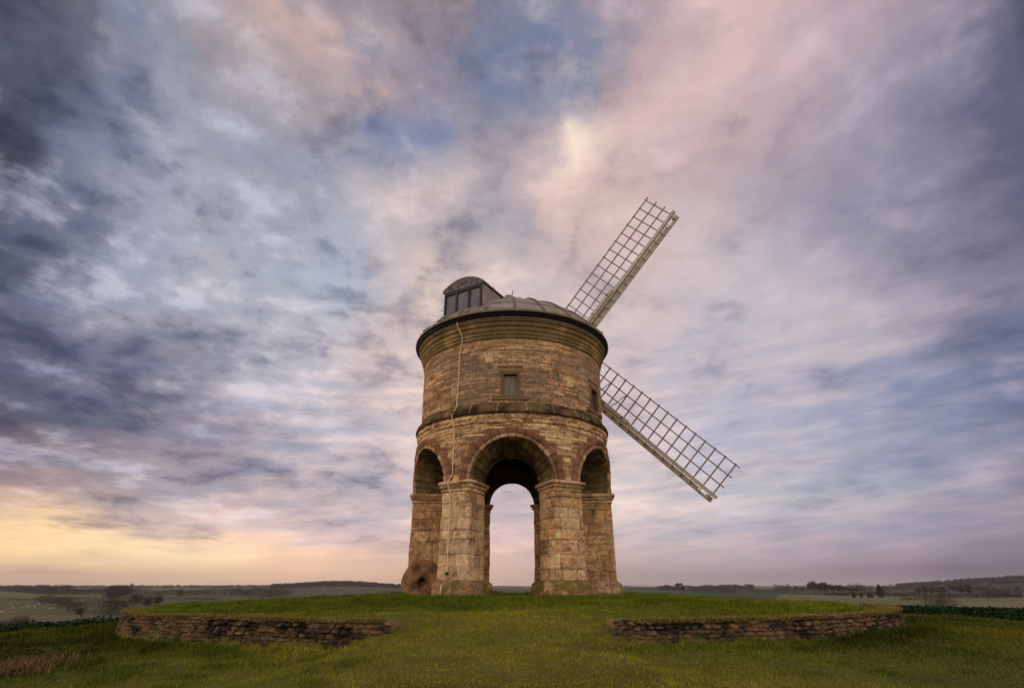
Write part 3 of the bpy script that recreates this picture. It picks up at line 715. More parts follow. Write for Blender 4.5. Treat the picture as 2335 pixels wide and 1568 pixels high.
# dormer opposite the sails
SH = R(29.71)
O = np.array([-math.sin(SH), -math.cos(SH), 0]); SD = np.array([math.cos(SH), -math.sin(SH), 0]); K = np.array([0, 0, 1.])
def dp(df, sd, z): return O * df + SD * (sd - 0.12) + K * z
def dormer():
    DF, HW, ZB, ZE, ZT = 3.30, 0.79, 8.55, 9.66, 9.99
    w = empty_part('dormer', mill)
    def arcz(s): return ZE + (ZT - ZE) * (1 - (s / HW) ** 2) ** 0.75 if abs(s) < HW else ZE
    # walls (cheeks)
    for sx in (-1, 1):
        b = MB()
        b.add([dp(DF - 0.03, sx * HW, 8.3), dp(0.9, sx * HW, 8.3), dp(0.9, sx * HW, ZE + 0.02), dp(DF - 0.03, sx * HW, ZE + 0.02),
               dp(DF - 0.03, sx * (HW - 0.05), 8.3), dp(0.9, sx * (HW - 0.05), 8.3), dp(0.9, sx * (HW - 0.05), ZE + 0.02), dp(DF - 0.03, sx * (HW - 0.05), ZE + 0.02)],
              [(0, 1, 2, 3), (7, 6, 5, 4), (0, 4, 5, 1), (1, 5, 6, 2), (2, 6, 7, 3), (3, 7, 4, 0)])
        b.build('cheek', M_LEAD, w)
    # barrel roof
    ss = np.linspace(-HW - 0.07, HW + 0.07, 9)
    V = []; n = len(ss)
    def rz(s): return ZE + 0.02 + (ZT - ZE) * (1 - (s / (HW + 0.07)) ** 2)
    for lift in (0.0, 0.05):
        for d in (DF + 0.03, 0.9): V += [dp(d, s, rz(s) + lift) for s in ss]
    Fs = []
    for i in range(n - 1):
        Fs += [(i, i + n, i + n + 1, i + 1), (2 * n + i, 2 * n + i + 1, 3 * n + i + 1, 3 * n + i), (i, i + 1, 2 * n + i + 1, 2 * n + i), (n + i, 3 * n + i, 3 * n + i + 1, n + i + 1)]
    Fs += [(0, 2 * n, 3 * n, n), (n - 1, 2 * n - 1, 4 * n - 1, 3 * n - 1)]
    mesh('roof', V, Fs, M_LEAD, w)
    b = MB()
    for d in (2.55, 1.75): b.beam(dp(d, HW + 0.05, rz(HW + 0.05) + 0.06), dp(d, 0, rz(0) + 0.06), K, 0.05, 0.05)
    b.build('roof_batten', M_LEAD, w)
    # lettered tympanum
    V = [dp(DF + 0.012, s, rz(s) - 0.005) for s in ss] + [dp(DF + 0.012, s, ZE - 0.035) for s in ss] + [dp(DF - 0.04, s, rz(s) - 0.005) for s in ss] + [dp(DF - 0.04, s, ZE - 0.035) for s in ss]
    Fs = []
    for i in range(n - 1): Fs += [(n + i, n + i + 1, i + 1, i), (2 * n + i, 2 * n + i + 1, 3 * n + i + 1, 3 * n + i), (n + i, 3 * n + i, 3 * n + i + 1, n + i + 1)]
    mesh('tympanum', V, Fs, M_LEAD_DARK, w)
    # frame and panes
    b = MB()
    zc = (ZB + ZE) / 2; hz = (ZE - ZB) / 2
    for s in (-HW + 0.035, -0.265, 0.265, HW - 0.035): b.box(dp(DF - 0.03, s, zc), SD, O, K, 0.036, 0.03, hz)
    b.box(dp(DF - 0.028, 0, ZE - 0.095), SD, O, K, HW, 0.034, 0.058)
    b.box(dp(DF - 0.028, 0, ZB + 0.16), SD, O, K, HW, 0.034, 0.03)
    fr = b.build('window_frame', M_FRAME, w)
    for s0, s1 in ((-0.72, -0.30), (-0.23, 0.23), (0.30, 0.72)):
        b = MB(); b.box(dp(DF - 0.05, (s0 + s1) / 2, zc), SD, O, K, (s1 - s0) / 2 + 0.02, 0.006, hz - 0.06); b.build('pane', M_GLASS, fr)
    b = MB(); b.box(dp(DF + 0.02, 0, ZB + 0.11), SD, O, K, HW + 0.02, 0.05, 0.018); b.build('lead_apron', M_LEAD, w)
    b = MB(); b.tube([dp(DF - 0.05, -HW - 0.01, 9.15), dp(DF - 0.05, -HW - 0.16, 9.0), dp(DF - 0.05, -HW - 0.01, 8.93)], 0.015, 5); b.build('bracket', M_LEAD, w)
    # raised letters following the curve
    dg = bpy.context.evaluated_depsgraph_get()
    for ch, s, sz in (('1', -0.62, 0.16), ('6', -0.50, 0.17), ('E', -0.21, 0.20), ('O', -0.05, 0.15), ('P', 0.10, 0.20), ('3', 0.33, 0.20), ('2', 0.54, 0.20)):
        cu = bpy.data.curves.new('letter', 'FONT'); cu.body = ch; cu.size = sz * 1.25; cu.extrude = 0.018; cu.bevel_depth = 0.004; cu.align_x = 'CENTER'; cu.offset = 0.006
        ob = bpy.data.objects.new('letter', cu); COL.objects.link(ob)
        dg.update(); me = bpy.data.meshes.new_from_object(ob.evaluated_get(dg))
        co = np.array([v.co[:] for v in me.vertices]); sl = -2 * (ZT - ZE) * s / (HW + 0.07) ** 2 * 0.75; an = math.atan(sl)
        x, y = co[:, 0] * math.cos(an) - co[:, 1] * math.sin(an), co[:, 0] * math.sin(an) + co[:, 1] * math.cos(an)
        zb = (rz(s) + ZE) / 2 - sz * 0.56 + 0.03
        W = np.array([dp(DF + 0.014 + co[i, 2], s + x[i], zb + y[i]) for i in range(len(co))])
        mesh('letter', W, [tuple(p.vertices) for p in me.polygons], M_LEAD_DARK, w)
        bpy.data.objects.remove(ob); bpy.data.curves.remove(cu); bpy.data.meshes.remove(me)
dormer()
b = MB(); b.box((-0.13, -1.2, 10.03), (1, 0, 0), (0, 1, 0), (0, 0, 1), 0.13, 0.12, 0.17); b.build('vent_box', M_LEAD, cap)
b = MB(); b.tube([(0.02, -1.22, 9.8), (0.02, -1.22, 10.45)], 0.014, 6); b.tube([(0.0, -1.22, 10.13), (0.36, -1.26, 10.12)], 0.012, 6); b.build('lightning_rod', M_IRON, cap)

# lightning conductor down the wall
def conductor():
    pts = [(3.62, -30.6, 8.12), (3.61, -30.9, 8.02), (3.54, -30.6, 7.95), (3.50, -29.6, 7.80), (3.45, -28.9, 7.62), (3.40, -29.4, 7.45), (3.375, -30.6, 7.25), (3.365, -31.2, 6.9), (3.355, -31.2, 6.39), (3.35, -31.6, 5.64), (3.36, -31.7, 5.25), (3.44, -31.8, 5.10), (3.52, -32.5, 4.93), (3.50, -32.7, 4.85), (3.43, -32.2, 4.7), (3.42, -31.7, 4.18), (3.425, -31.8, 3.1), (3.52, -32.9, 2.88), (3.54, -32.9, 2.8), (3.46, -32.2, 2.6), (3.44, -32.0, 2.2), (3.445, -32.1, 0.87), (3.45, -32.0, 0.29), (3.50, -32.3, 0.16), (3.60, -33.0, 0.03), (3.62, -33.2, -0.28)]
    b = MB(); b.tube([cyl(r + 0.012, a, z) for r, a, z in pts], 0.015, 6)
    c = b.build('lightning_cable', M_CABLE, mill, True)
    for z in np.arange(0.5, 7.2, 0.42):
        b = MB()
        r = np.interp(z, [p[2] for p in pts][::-1], [p[0] for p in pts][::-1]); a = np.interp(z, [p[2] for p in pts][::-1], [p[1] for p in pts][::-1])
        b.box(cyl(r + 0.005, a, z), (math.cos(R(a)), math.sin(R(a)), 0), (math.sin(R(a)), -math.cos(R(a)), 0), (0, 0, 1), 0.035, 0.02, 0.014)
        b.build('clip', M_CABLE, c)
    b = MB(); b.box(cyl(3.475, -32.0, 0.33), (math.cos(R(32)), -math.sin(R(32)), 0), (-math.sin(R(32)), -math.cos(R(32)), 0), (0, 0, 1), 0.03, 0.035, 0.045); b.build('joint_box', M_IRON, c)
conductor()

# sails
TAU, PSI = R(6.03), R(43.85)
NS = np.array([math.sin(SH) * math.cos(TAU), math.cos(SH) * math.cos(TAU), math.sin(TAU)])
US = np.array([math.cos(SH), -math.sin(SH), 0]); VS = np.cross(US, NS); VS = VS if VS[2] > 0 else -VS
HUB = np.array([0, 0, 8.771]) + 4.243 * NS
b = MB(); b.tube([HUB - NS * 3.2, HUB - NS * 0.35], 0.22, 12); b.tube([HUB - NS * 0.35, HUB + NS * 0.3], 0.34, 8); b.build('windshaft', M_IRON, mill)
def sail(psi, stays):
    e = math.cos(psi) * US + math.sin(psi) * VS; q = -math.sin(psi) * US + math.cos(psi) * VS
    L, LAST, SP, W = 8.612, 8.476, 0.4519, 1.424
    def tw(l): d = R(-7.21 + 0.407 * (L - l)); return math.cos(d) * q + math.sin(d) * NS
    def pt(l, wd, n=0.0): return HUB + l * e + wd * tw(l) + n * NS
    root = empty_part('sail', mill)
    b = MB(); b.beam(pt(0.1, 0), pt(L + 0.05, 0), NS, 0.20, 0.22, 0.125, 0.13); b.build('stock', M_PAINT, root)
    b = MB(); b.beam(pt(0.15, 0.10, -0.10), pt(4.22, 0.075, -0.07), NS, 0.17, 0.20, 0.13, 0.16)
    b.beam(pt(4.22, 0.075, -0.07), pt(4.36, 0.05, -0.03), NS, 0.13, 0.16, 0.08, 0.08)
    cl = b.build('stock_clamp', M_PAINT, root)
    for l in (1.3, 2.9, 3.95):
        b = MB(); b.tube([pt(l, 0.1, -0.16), pt(l, 0.1, -0.27)], 0.028, 6); b.build('bolt', M_IRON, cl)
    b = MB()
    for k in range(16):
        l = LAST - k * SP
        b.beam(pt(l, 0.04, 0.03), pt(l, W + 0.05, 0.03), NS, 0.050, 0.04)
        b.box(pt(l, W + 0.02, -0.012), e, tw(l), NS, 0.032, 0.028, 0.02)
    b2 = MB()
    for f in (1.0, 0.665, 0.335):
        ls = np.linspace(LAST + 0.17, LAST - 15.2 * SP, 12)
        for l0, l1 in zip(ls, ls[1:]): b2.beam(pt(l0, W * f, -0.005), pt(l1, W * f, -0.005), NS, 0.050, 0.04)
    b.build('sail_bars', M_LATH, root); b2.build('sail_laths', M_LATH, root)
    def bd(l, wd, n=0.0):
        dd = tw(l); s = R(16); v = -(math.cos(s) * dd) + math.sin(s) * NS
        return HUB + l * e + v * wd + n * NS
    b = MB()
    def board(l0, l1, w0, w1):
        for a_, c_ in zip(np.linspace(l0, l1, 8), np.linspace(l0, l1, 8)[1:]):
            b.add([bd(a_, w0), bd(a_, w1), bd(c_, w1), bd(c_, w0), bd(a_, w0, 0.03), bd(a_, w1, 0.03), bd(c_, w1, 0.03), bd(c_, w0, 0.03)],
                  [(0, 1, 2, 3), (7, 6, 5, 4), (0, 4, 5, 1), (1, 5, 6, 2), (2, 6, 7, 3), (3, 7, 4, 0)])
    board(1.0, LAST - 0.52, 0.115, 0.33); board(LAST - 0.52, LAST - 0.18, 0.21, 0.33); board(LAST - 0.18, LAST + 0.10, 0.115, 0.33)
    wb = b.build('wind_board', M_PAINT, root)
    for k in range(16):
        l = LAST - k * SP - (0.06 if k == 0 else 0.0)
        b = MB(); b.beam(bd(l, 0.06, -0.03), bd(l, 0.31, -0.02), NS, 0.035, 0.06); b.build('cleat', M_PAINT, wb)
    if stays:
        b = MB()
        for k in (11, 13): b.beam(pt(LAST - k * SP, 0.665 * W, -0.05), pt(LAST - (k + 0.6) * SP, 0.06, -0.12), NS, 0.03, 0.03)
        b.build('stay', M_LATH, root)
sail(PSI, False)
sail(PSI - math.pi / 2, True)

# ------------------------------------------------------------------ millstone leaning on the left pier
def millstone():
    c = np.array([-2.84, -0.98, 0.12]); n = 72
    root = empty('millstone', (c[0], c[1], -0.25), 'broken brown millstone with a round eye leaning on the left pier', 'millstone')
    t = np.arange(n) * 2 * math.pi / n
    ra = 0.68 + 0.05 * (fbm(st3(np.cos(t) * 1.4, np.sin(t) * 1.4), 3, 5) - 0.5) * 2
    rows = [(0.135, 0.10), (0.14, 0.0), (0.15, -0.015), (0.35, -0.02), (0.55, -0.015), (0.62, 0.0), (0.66, 0.03), (0.68, 0.10), (0.67, 0.20), (0.60, 0.38), (0.14, 0.38), (0.135, 0.10)]
    rows = dense(rows, 0.05)
    f = np.array([-0.10, -0.97, 0.20]); f /= np.linalg.norm(f); u = np.cross(f, K); u = -u / np.linalg.norm(u); v = np.cross(u, f); v = v if v[2] > 0 else -v
    V, C = [], []
    for rr_, dd in rows:
        k = np.where(rr_ > 0.2, ra / 0.68, 1.0)
        rr2 = rr_ * k
        p = c + (np.cos(t) * rr2)[:, None] * u + (np.sin(t) * rr2)[:, None] * v - dd * f
        p = p + ((fbm(p * 6, 4, 6) - 0.5) * 0.035)[:, None] * f
        V.append(p)
    V = np.array(V); g = fbm(V * 4, 4, 7)[..., None]
    C = lerp(A(66, 47, 31), A(112, 82, 55), sstep(0.3, 0.7, g)) * (0.75 + 0.5 * vn(V * 30, 8))[..., None]
    mesh('stone_disc', V, grid_faces(len(rows), n, True), M_STONE, root, C, True)
millstone()

# ------------------------------------------------------------------ terrace retaining walls
def terrace_wall(name, a0, a1, label, seed, taper0, taper1):
    prof = dense([(-0.35, 0.05), (0.0, 0.03), (0.5, 0.015), (0.96, 0.0), (1.0, -0.03), (1.0, -0.34), (0.9, -0.38), (0.3, -0.40)], 0.045)
    n = int(R(abs(a1 - a0)) * RW / 0.026); a = np.linspace(a0, a1, n)
    h = np.array([p[0] for p in prof])[:, None]; off = np.array([p[1] for p in prof])[:, None]
    x, y = RW * np.sin(np.radians(a)), -RW * np.cos(np.radians(a))
    zl = z_lawn(x * 1.01, y * 1.01, np.full(n, RW + 0.1)) - 0.03
    top = -0.475 + (fbm(st3(a * 0.35, 0.5 * seed), 4, seed) - 0.5) * 0.10 - 0.06 * sstep(-35, -48, a) - 0.03 * sstep(-28, -34, a)
    tp = 1.0 - sstep(taper0, 0, a - a0) * 0.55 if taper0 else np.ones(n)
    if taper1: tp = tp - sstep(taper1, 0, a1 - a) * 0.75
    top = zl + (top - zl) * tp
    z = zl[None] + h * (top - zl)[None]
    aa = np.repeat(a[None], len(prof), 0); r = RW + off + 0 * aa
    P = cyl(r, aa, z); s = np.radians(aa - a0) * RW
    zz = -z + 0 * s
    wob = (fbm(st3(s * 3, z * 6, 1), 4, seed + 1) - 0.5) * 0.10
    j, r1, r2 = rubble(s + wob, z + wob * 0.4, 0.165, 0.066, seed)
    pal = [A(84, 62, 42), A(66, 49, 35), A(94, 69, 47), A(58, 46, 34), A(78, 60, 42), A(104, 74, 48), A(70, 58, 40)]
    C = pick(pal, r1) * (0.7 + 0.6 * r2)[..., None]
    li = fbm(P * 7, 5, seed + 3, 0.6)
    C = lerp(C, A(26, 21, 17), (sstep(0.49, 0.60, li) * 0.85)[..., None])
    C = C * (0.65 + 0.7 * vn(P * 30, seed + 4))[..., None]
    jm = 1 - sstep(0.004, 0.024, j)
    mort = sstep(0.42, 0.56, fbm(st3(s * 1.1, z * 4, 9), 3, seed + 12))[..., None]
    C = lerp(C, lerp(A(22, 18, 14), A(96, 74, 52), mort), (jm * 0.9)[..., None])
    C = lerp(C, A(112, 80, 54), (sstep(0.57, 0.66, fbm(st3(s * 2.5, z * 8, 3), 4, seed + 6)) * 0.6)[..., None])
    C = lerp(C, A(112, 100, 58), (sstep(0.96, 1.0, h) * 0.6 + 0 * s)[..., None])
    C = lerp(C, A(70, 68, 34), (sstep(0.5, 0.62, fbm(P * 2.0, 3, seed + 8)) * sstep(0.5, 0.1, h) * 0.5)[..., None])
    C = C * np.array([0.88, 0.97, 1.02])
    dsp = -0.05 * jm + (r1 - 0.5) * 0.05 + (li - 0.5) * 0.09 + (vn(P * 14.0, seed + 14) - 0.5) * 0.03
    P = cyl(r + dsp * (h > -0.2) * (off > -0.2), aa, z + (fbm(P * 9, 3, seed + 7) - 0.5) * 0.03 * (h > 0.9))
    # close the ends
    m, nn = P.shape[:2]; Fs = grid_faces(m, nn).tolist()
    Fs += [tuple(i * nn for i in range(m)), tuple(i * nn + nn - 1 for i in range(m))[::-1]]
    o = mesh(name, P, Fs, M_RUBBLE, None, C, False)
    return tag(o, label, 'stone wall', 'curved dry stone walls round the mill mound')
terrace_wall('terrace_wall', -110, -9.9, 'low curved stone wall left of the grass ramp, crumbling at its outer end', 601, 0, 0)
terrace_wall('terrace_wall', 8.2, 110, 'low curved stone wall right of the grass ramp, with a pale stone at its end', 602, 0, 0)
# ------------------------------------------------------------------ grass
def blade_mesh(name, x, y, z, h, w, C, rg, label, lean=0.95, lean_dir=None):
    n = len(x)
    th = rg.uniform(0, 2 * math.pi, n); side = np.stack([np.cos(th), np.sin(th), np.zeros(n)], -1)
    la = rg.uniform(0, 2 * math.pi, n) if lean_dir is None else lean_dir + rg.normal(0, 0.9, n)
    le = np.abs(rg.normal(0, lean, n)); fw = np.stack([np.cos(la), np.sin(la), np.zeros(n)], -1)
    b = np.stack([x, y, z - 0.012], -1); up = np.array([0, 0, 1.0])
    mid = b + (up * 0.55 + fw * 0.22 * le[:, None]) * h[:, None]
    tip = b + (up * (1.0 - 0.35 * np.minimum(le, 1.6)[:, None]) + fw * (0.85 * le)[:, None]) * h[:, None]
    V = np.stack([b - side * w[:, None], b + side * w[:, None], mid - side * (0.8 * w)[:, None], mid + side * (0.8 * w)[:, None], tip], 1)
    i = (np.arange(n) * 5)[:, None]
    Fs = np.concatenate([i + [0, 1, 3], i + [0, 3, 2], i + [2, 3, 4]], 0)
    o = mesh(name, V.reshape(-1, 3), Fs, M_LEAF, C=np.repeat(C[:, None], 5, 1).reshape(-1, 3), smooth=True)
    return tag(o, label, None, None, 'stuff')
def on_pier(x, y):
    r = np.hypot(x, y); a = np.abs((millaz(x, y)) % 60 - 30)          # piers at 30 + 60k
    return (r > 2.35) & (r < 3.62) & (a < 13.5)
def grass():
    rg = np.random.RandomState(7)
    N = 620000
    rho = np.exp(rg.uniform(math.log(4.4), math.log(42), N)); va = np.radians(rg.uniform(-52, 52, N))
    x, y = rho * np.sin(va), rho * np.cos(va) - D
    r = np.hypot(x, y); a = millaz(x, y)
    keep = (r < 15.9 + 0.5 * np.sin(a * 0.21)) & ~on_pier(x, y) & ~((r > RW - 0.06) & (r < RW + 0.10) & (gap(a) < 0.5)) & ((r > 3.5) | (rg.rand(N) < 0.2)) & ((r > 4.3) | (rg.rand(N) < 0.55))
    keep &= ~((r > RW - 0.40) & (r < RW + 0.1) & (gap(a) < 0.5) & (rg.rand(N) < 0.55))
    x, y, r, a, rho = x[keep], y[keep], r[keep], a[keep], rho[keep]; n = len(x)
    z = Zg(x, y)
    p1 = fbm(st3(x * 0.55, y * 0.55), 4, 301); p2 = fbm(st3(x * 1.9, y * 1.9), 3, 302); p3 = fbm(st3(x * 0.2, y * 0.2), 3, 303)
    # worn strip up the middle of the ramp: short and yellowish; long and dark green against the walls
    path = np.exp(-((x - 0.4) / 3.0) ** 2) * sstep(-5.5, -9, y) + 0.5 * np.exp(-((a - 60) / 60) ** 2) * sstep(11, 13, r)
    wall = np.exp(-((r - 10.95) / 0.35) ** 2) * (1 - gap(a)) * (r > RW)
    tuft = sstep(0.60, 0.72, p2) * (1 - 0.75 * np.clip(path, 0, 1))
    h = (0.034 + 0.034 * p1 + 0.050 * tuft + 0.13 * wall * p2 + 0.004 * (r < RW) + 0.07 * np.exp(-((r - 3.75) / 0.16) ** 2) * p2) * rg.uniform(0.6, 1.35, n) * (1 - 0.20 * np.clip(path, 0, 1))
    h = h * np.clip(rho / 11, 0.85, 1.35)
    w = np.maximum(0.0026, 0.00042 * rho) * rg.uniform(0.7, 1.3, n)
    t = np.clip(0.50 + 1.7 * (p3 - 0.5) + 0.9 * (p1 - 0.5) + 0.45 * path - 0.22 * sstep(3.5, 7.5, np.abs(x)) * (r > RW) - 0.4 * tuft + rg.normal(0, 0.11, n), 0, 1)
    green, olive, straw = A(56, 64, 14), A(86, 82, 20), A(108, 94, 38)
    dark = A(34, 40, 8)
    C = np.where((t < 0.5)[:, None], lerp(dark, green, (t * 2)[:, None]), lerp(green, olive, (t * 2 - 1)[:, None]))
    mf = np.clip((1 - sstep(RW - 0.6, RW + 0.4, r)) * (1 - gap(a)) + gap(a) * (1 - sstep(4.5, 10.0, r)), 0, 1) * (0.6 + 0.8 * p1)
    C = lerp(C, A(70, 76, 12) * 1.05, np.clip(0.42 * mf, 0, 1)[:, None])
    yl = (rg.rand(n) < 0.05 + 0.07 * np.clip(path, 0, 1))
    C = np.where(yl[:, None], lerp(C, straw, rg.uniform(0.2, 0.7, n)[:, None]), C)
    clump = fbm(st3(x * 3.2, y * 3.2), 3, 305); c2 = fbm(st3(x * 9, y * 9), 2, 306)
    C = C * (1.22 * (1 - 0.36 * sstep(2.8, 7.5, np.abs(x)) * (r > RW)) * rg.uniform(0.72, 1.2, n) * (0.42 + 0.85 * clump + 0.50 * c2) * (1 + 0.22 * np.clip(path, 0, 1)))[:, None]  # greener sides also have corner vignetting put into the blade colour
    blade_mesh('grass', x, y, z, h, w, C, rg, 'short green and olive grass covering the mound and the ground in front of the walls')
    # dry grass fringe along the wall tops
    M = 60000
    a = np.concatenate([rg.uniform(-70, -10, M // 2), rg.uniform(8.4, 75, M // 2)]); r = RW - 0.44 + 0.46 * rg.rand(M) ** 0.8
    kp = fbm(st3(a * 0.55, r * 3), 3, 330) + 0.25 * rg.rand(M) > 0.50; a, r = a[kp], r[kp]; M = len(a)
    x, y = r * np.sin(np.radians(a)), -r * np.cos(np.radians(a))
    z = np.full(M, -0.485) - 0.05 * sstep(-30, -45, a)
    C = lerp(A(62, 66, 24), A(122, 102, 54), rg.rand(M)[:, None]) * rg.uniform(0.55, 1.25, M)[:, None]
    blade_mesh('dry_grass', x, y, z, rg.uniform(0.025, 0.10, M), np.full(M, 0.0042), C, rg, 'straw coloured fringe of dry grass along the tops of the curved walls', 1.5)
    # dead bracken in the near left corner
    M = 9000
    x = -6.85 + rg.normal(0, 0.33, M); y = -11.75 + rg.normal(0, 0.62, M); m2 = fbm(st3(x * 1.5, y * 1.5), 3, 9) > 0.40; x, y = x[m2], y[m2]; M = len(x)
    C = lerp(A(60, 46, 28), A(112, 88, 54), rg.rand(M)[:, None]) * rg.uniform(0.5, 1.1, M)[:, None]
    blade_mesh('dead_bracken', x, y, Zg(x, y), rg.uniform(0.06, 0.19, M), np.full(M, 0.006), C, rg, 'patch of dead brown bracken and grass in the near left corner', 1.5)
grass()

def crop():
    rg = np.random.RandomState(17)
    N = 60000
    rho = np.exp(rg.uniform(math.log(16), math.log(62), N)); sgn = rg.rand(N) < 0.5
    va = np.radians(np.where(sgn, rg.uniform(-50, -24, N), rg.uniform(24, 50, N)))
    x, y = rho * np.sin(va), rho * np.cos(va) - D; r = np.hypot(x, y); a = millaz(x, y)
    rmax = np.where(x < 0, 27, 44)
    k = (r > 15.9 + 0.5 * np.sin(a * 0.21) + rg.normal(0, 0.18, N)) & (r < rmax)
    x, y, r, rho = x[k], y[k], r[k], rho[k]; n = len(x)
    hh = 0.22 * (0.5 + fbm(st3(x * 0.6, y * 0.6), 3, 401))
    z = Zg(x, y) + rg.uniform(0.02, 1.0, n) * hh
    th = rg.uniform(0, 2 * math.pi, n); tl = rg.uniform(-0.2, 1.1, n)
    f = np.stack([np.cos(th) * np.cos(tl), np.sin(th) * np.cos(tl), np.sin(tl)], -1); s = np.stack([-np.sin(th), np.cos(th), rg.normal(0, 0.3, n)], -1)
    c = np.stack([x, y, z], -1); L = rg.uniform(0.07, 0.15, n)[:, None] * np.clip(rho / 22, 0.9, 1.6)[:, None]; Wd = L * 0.36
    V = np.stack([c, c + f * L * 0.5 - s * Wd, c + f * L - np.array([0, 0, 1]) * L * 0.25, c + f * L * 0.5 + s * Wd], 1)
    C = lerp(A(14, 28, 12), A(36, 54, 26), rg.rand(n)[:, None] ** 1.6) * rg.uniform(0.6, 1.2, n)[:, None]
    o = mesh('crop_field', V.reshape(-1, 3), (np.arange(n) * 4)[:, None] + np.arange(4)[None], M_LEAF, C=np.repeat(C[:, None], 4, 1).reshape(-1, 3))
    tag(o, 'dark green leafy crop growing round the mown grass on both sides', None, None, 'stuff')
crop()

# ------------------------------------------------------------------ trees, hedges and woods of the plain
def tri_cloud(c, size, rg, up=0.5, thin=0.16):
    """thin twig triangles at points c"""
    n = len(c); d = rg.normal(0, 1, (n, 3)); d[:, 2] = np.abs(d[:, 2]) * (1 + up); d /= np.linalg.norm(d, axis=1)[:, None]
    q = np.cross(d, rg.normal(0, 1, (n, 3))); q /= np.linalg.norm(q, axis=1)[:, None] + 1e-9
    s = (np.broadcast_to(size, (n,)) * rg.uniform(0.6, 1.4, n))[:, None]
    return np.stack([c - q * s * thin, c + q * s * thin, c + d * s], 1)
BARK = A(52, 40, 34)
def bare_tree(name, seed, h=4.0, spread=1.0, lean=0.0, twig=0.5, n_twig=1600, thin=0.05, colour=None):
    """tapered trunk and limbs, then a crown of fine bare twigs; returns (trunk mesh, crown mesh)"""
    rg = np.random.RandomState(seed); tk = MB(); ends = []
    def grow(p, d, L, r, lev):
        n = 4; pts = [p]; rr = [r]
        for i in range(n):
            d = d + rg.normal(0, 0.10, 3) + np.array([0, 0, 0.05]); d = d / np.linalg.norm(d); p = p + d * L / n
            pts.append(p); rr.append(r * (1 - 0.5 * (i + 1) / n))
        tk.tube(pts, rr, 6 if lev < 2 else 4)
        if lev >= 2: ends.extend([pts[2], pts[3], pts[4]])
        if lev < 3:
            for j in range(3 if lev == 0 else 3):
                a = rg.uniform(0, 2 * math.pi); k = 0.75 * spread if lev == 0 else 0.85 * spread
                nd = d + k * np.array([math.cos(a), math.sin(a), rg.uniform(-0.25, 0.35)]); nd /= np.linalg.norm(nd)
                grow(pts[-1] if j < 2 else pts[-2], nd, L * rg.uniform(0.58, 0.8), rr[-1] * 0.8, lev + 1)
    grow(np.array([0, 0, -0.1]), np.array([lean, 0, 1.0]), 0.36 * h, 0.045 * h, 0)
    E_ = np.array(ends); c = E_[rg.randint(0, len(E_), n_twig)] + rg.normal(0, 0.055 * h, (n_twig, 3))
    T = tri_cloud(c, twig * h / 4.0, rg, 0.2, thin)
    top = T[..., 2].max(); k = h / top
    col = BARK if colour is None else colour
    Vt = np.concatenate(tk.V) * k
    o = bpy.data.objects.new(name, None); COL.objects.link(o); o.empty_display_size = 1
    a = mesh('trunk', Vt, tk.F, M_TWIG, None, np.repeat(col[None] * 0.9, len(Vt), 0)); a.parent = o
    Cc = np.repeat((col[None] * rg.uniform(0.6, 1.3, (n_twig, 1)))[:, None], 3, 1).reshape(-1, 3)
    b_ = mesh('crown', (T * k).reshape(-1, 3), np.arange(n_twig * 3).reshape(-1, 3), M_TWIG, None, Cc); b_.parent = o
    return o
def copy_tree(src):
    o = src.copy(); COL.objects.link(o)
    for ch in src.children:
        c = ch.copy(); COL.objects.link(c); c.parent = o
    return o
def bush(name, p, w, h, seed, label, cat, n=2600, twig=0.45, group=None, thin=0.03, colour=None):
    rg = np.random.RandomState(seed)
    u = rg.normal(0, 1, (n, 3)); u /= np.linalg.norm(u, axis=1)[:, None]; u *= rg.rand(n, 1) ** 0.45
    lum = 0.7 + 0.6 * fbm(u * 1.7 + seed, 3, seed)[:, None]
    c = u * lum * np.array([w / 2, w / 2, h * 0.5]) + np.array([0, 0, h * 0.46]); c[:, 2] = np.abs(c[:, 2])
    T = tri_cloud(c, twig, rg, 0.8, thin); col = BARK if colour is None else colour
    C = np.repeat((col[None] * rg.uniform(0.5, 1.4, (n, 1)))[:, None], 3, 1).reshape(-1, 3)
    o = mesh(name, T.reshape(-1, 3), np.arange(n * 3).reshape(-1, 3), M_TWIG, None, C, loc=p)
    return tag(o, label, cat, group)
def hedge(pts, h, seed, label, dens=30, wid=2.0, twig=0.6, thin=0.10, colour=None, lumps=0.6, group='hedges of the plain'):
    rg = np.random.RandomState(seed); pts = np.array(pts); seg = np.linalg.norm(np.diff(pts[:, :2], axis=0), axis=1); cs = np.concatenate([[0], np.cumsum(seg)])
    n = int(cs[-1] * dens); n = min(n, 16000); s = rg.uniform(0, cs[-1], n)
    x, y = np.interp(s, cs, pts[:, 0]), np.interp(s, cs, pts[:, 1]); z0 = Zg(x, y, False)
    hh = h * (1 - lumps / 2 + lumps * 1.4 * fbm(st3(s / (h * 2.5), seed * 1.0), 3, seed)) * (0.7 + 0.5 * (fbm(st3(s / (h * 9), seed + 3.0), 2, seed + 1)))
    x = x + rg.normal(0, wid / 2.5, n); y = y + rg.normal(0, wid / 2.5, n); z = z0 + hh * rg.rand(n) ** 0.8
    base = np.array([x.mean(), y.mean(), float(z0.min())])
    T = tri_cloud(np.stack([x, y, z], -1) - base, twig, rg, 0.6, thin); col = A(56, 46, 38) if colour is None else colour
    C = np.repeat((col[None] * rg.uniform(0.5, 1.35, (n, 1)))[:, None], 3, 1).reshape(-1, 3)
    o = mesh('hedge', T.reshape(-1, 3), np.arange(n * 3).reshape(-1, 3), M_TWIG, None, C, loc=base)
    return tag(o, label, 'hedge', group)
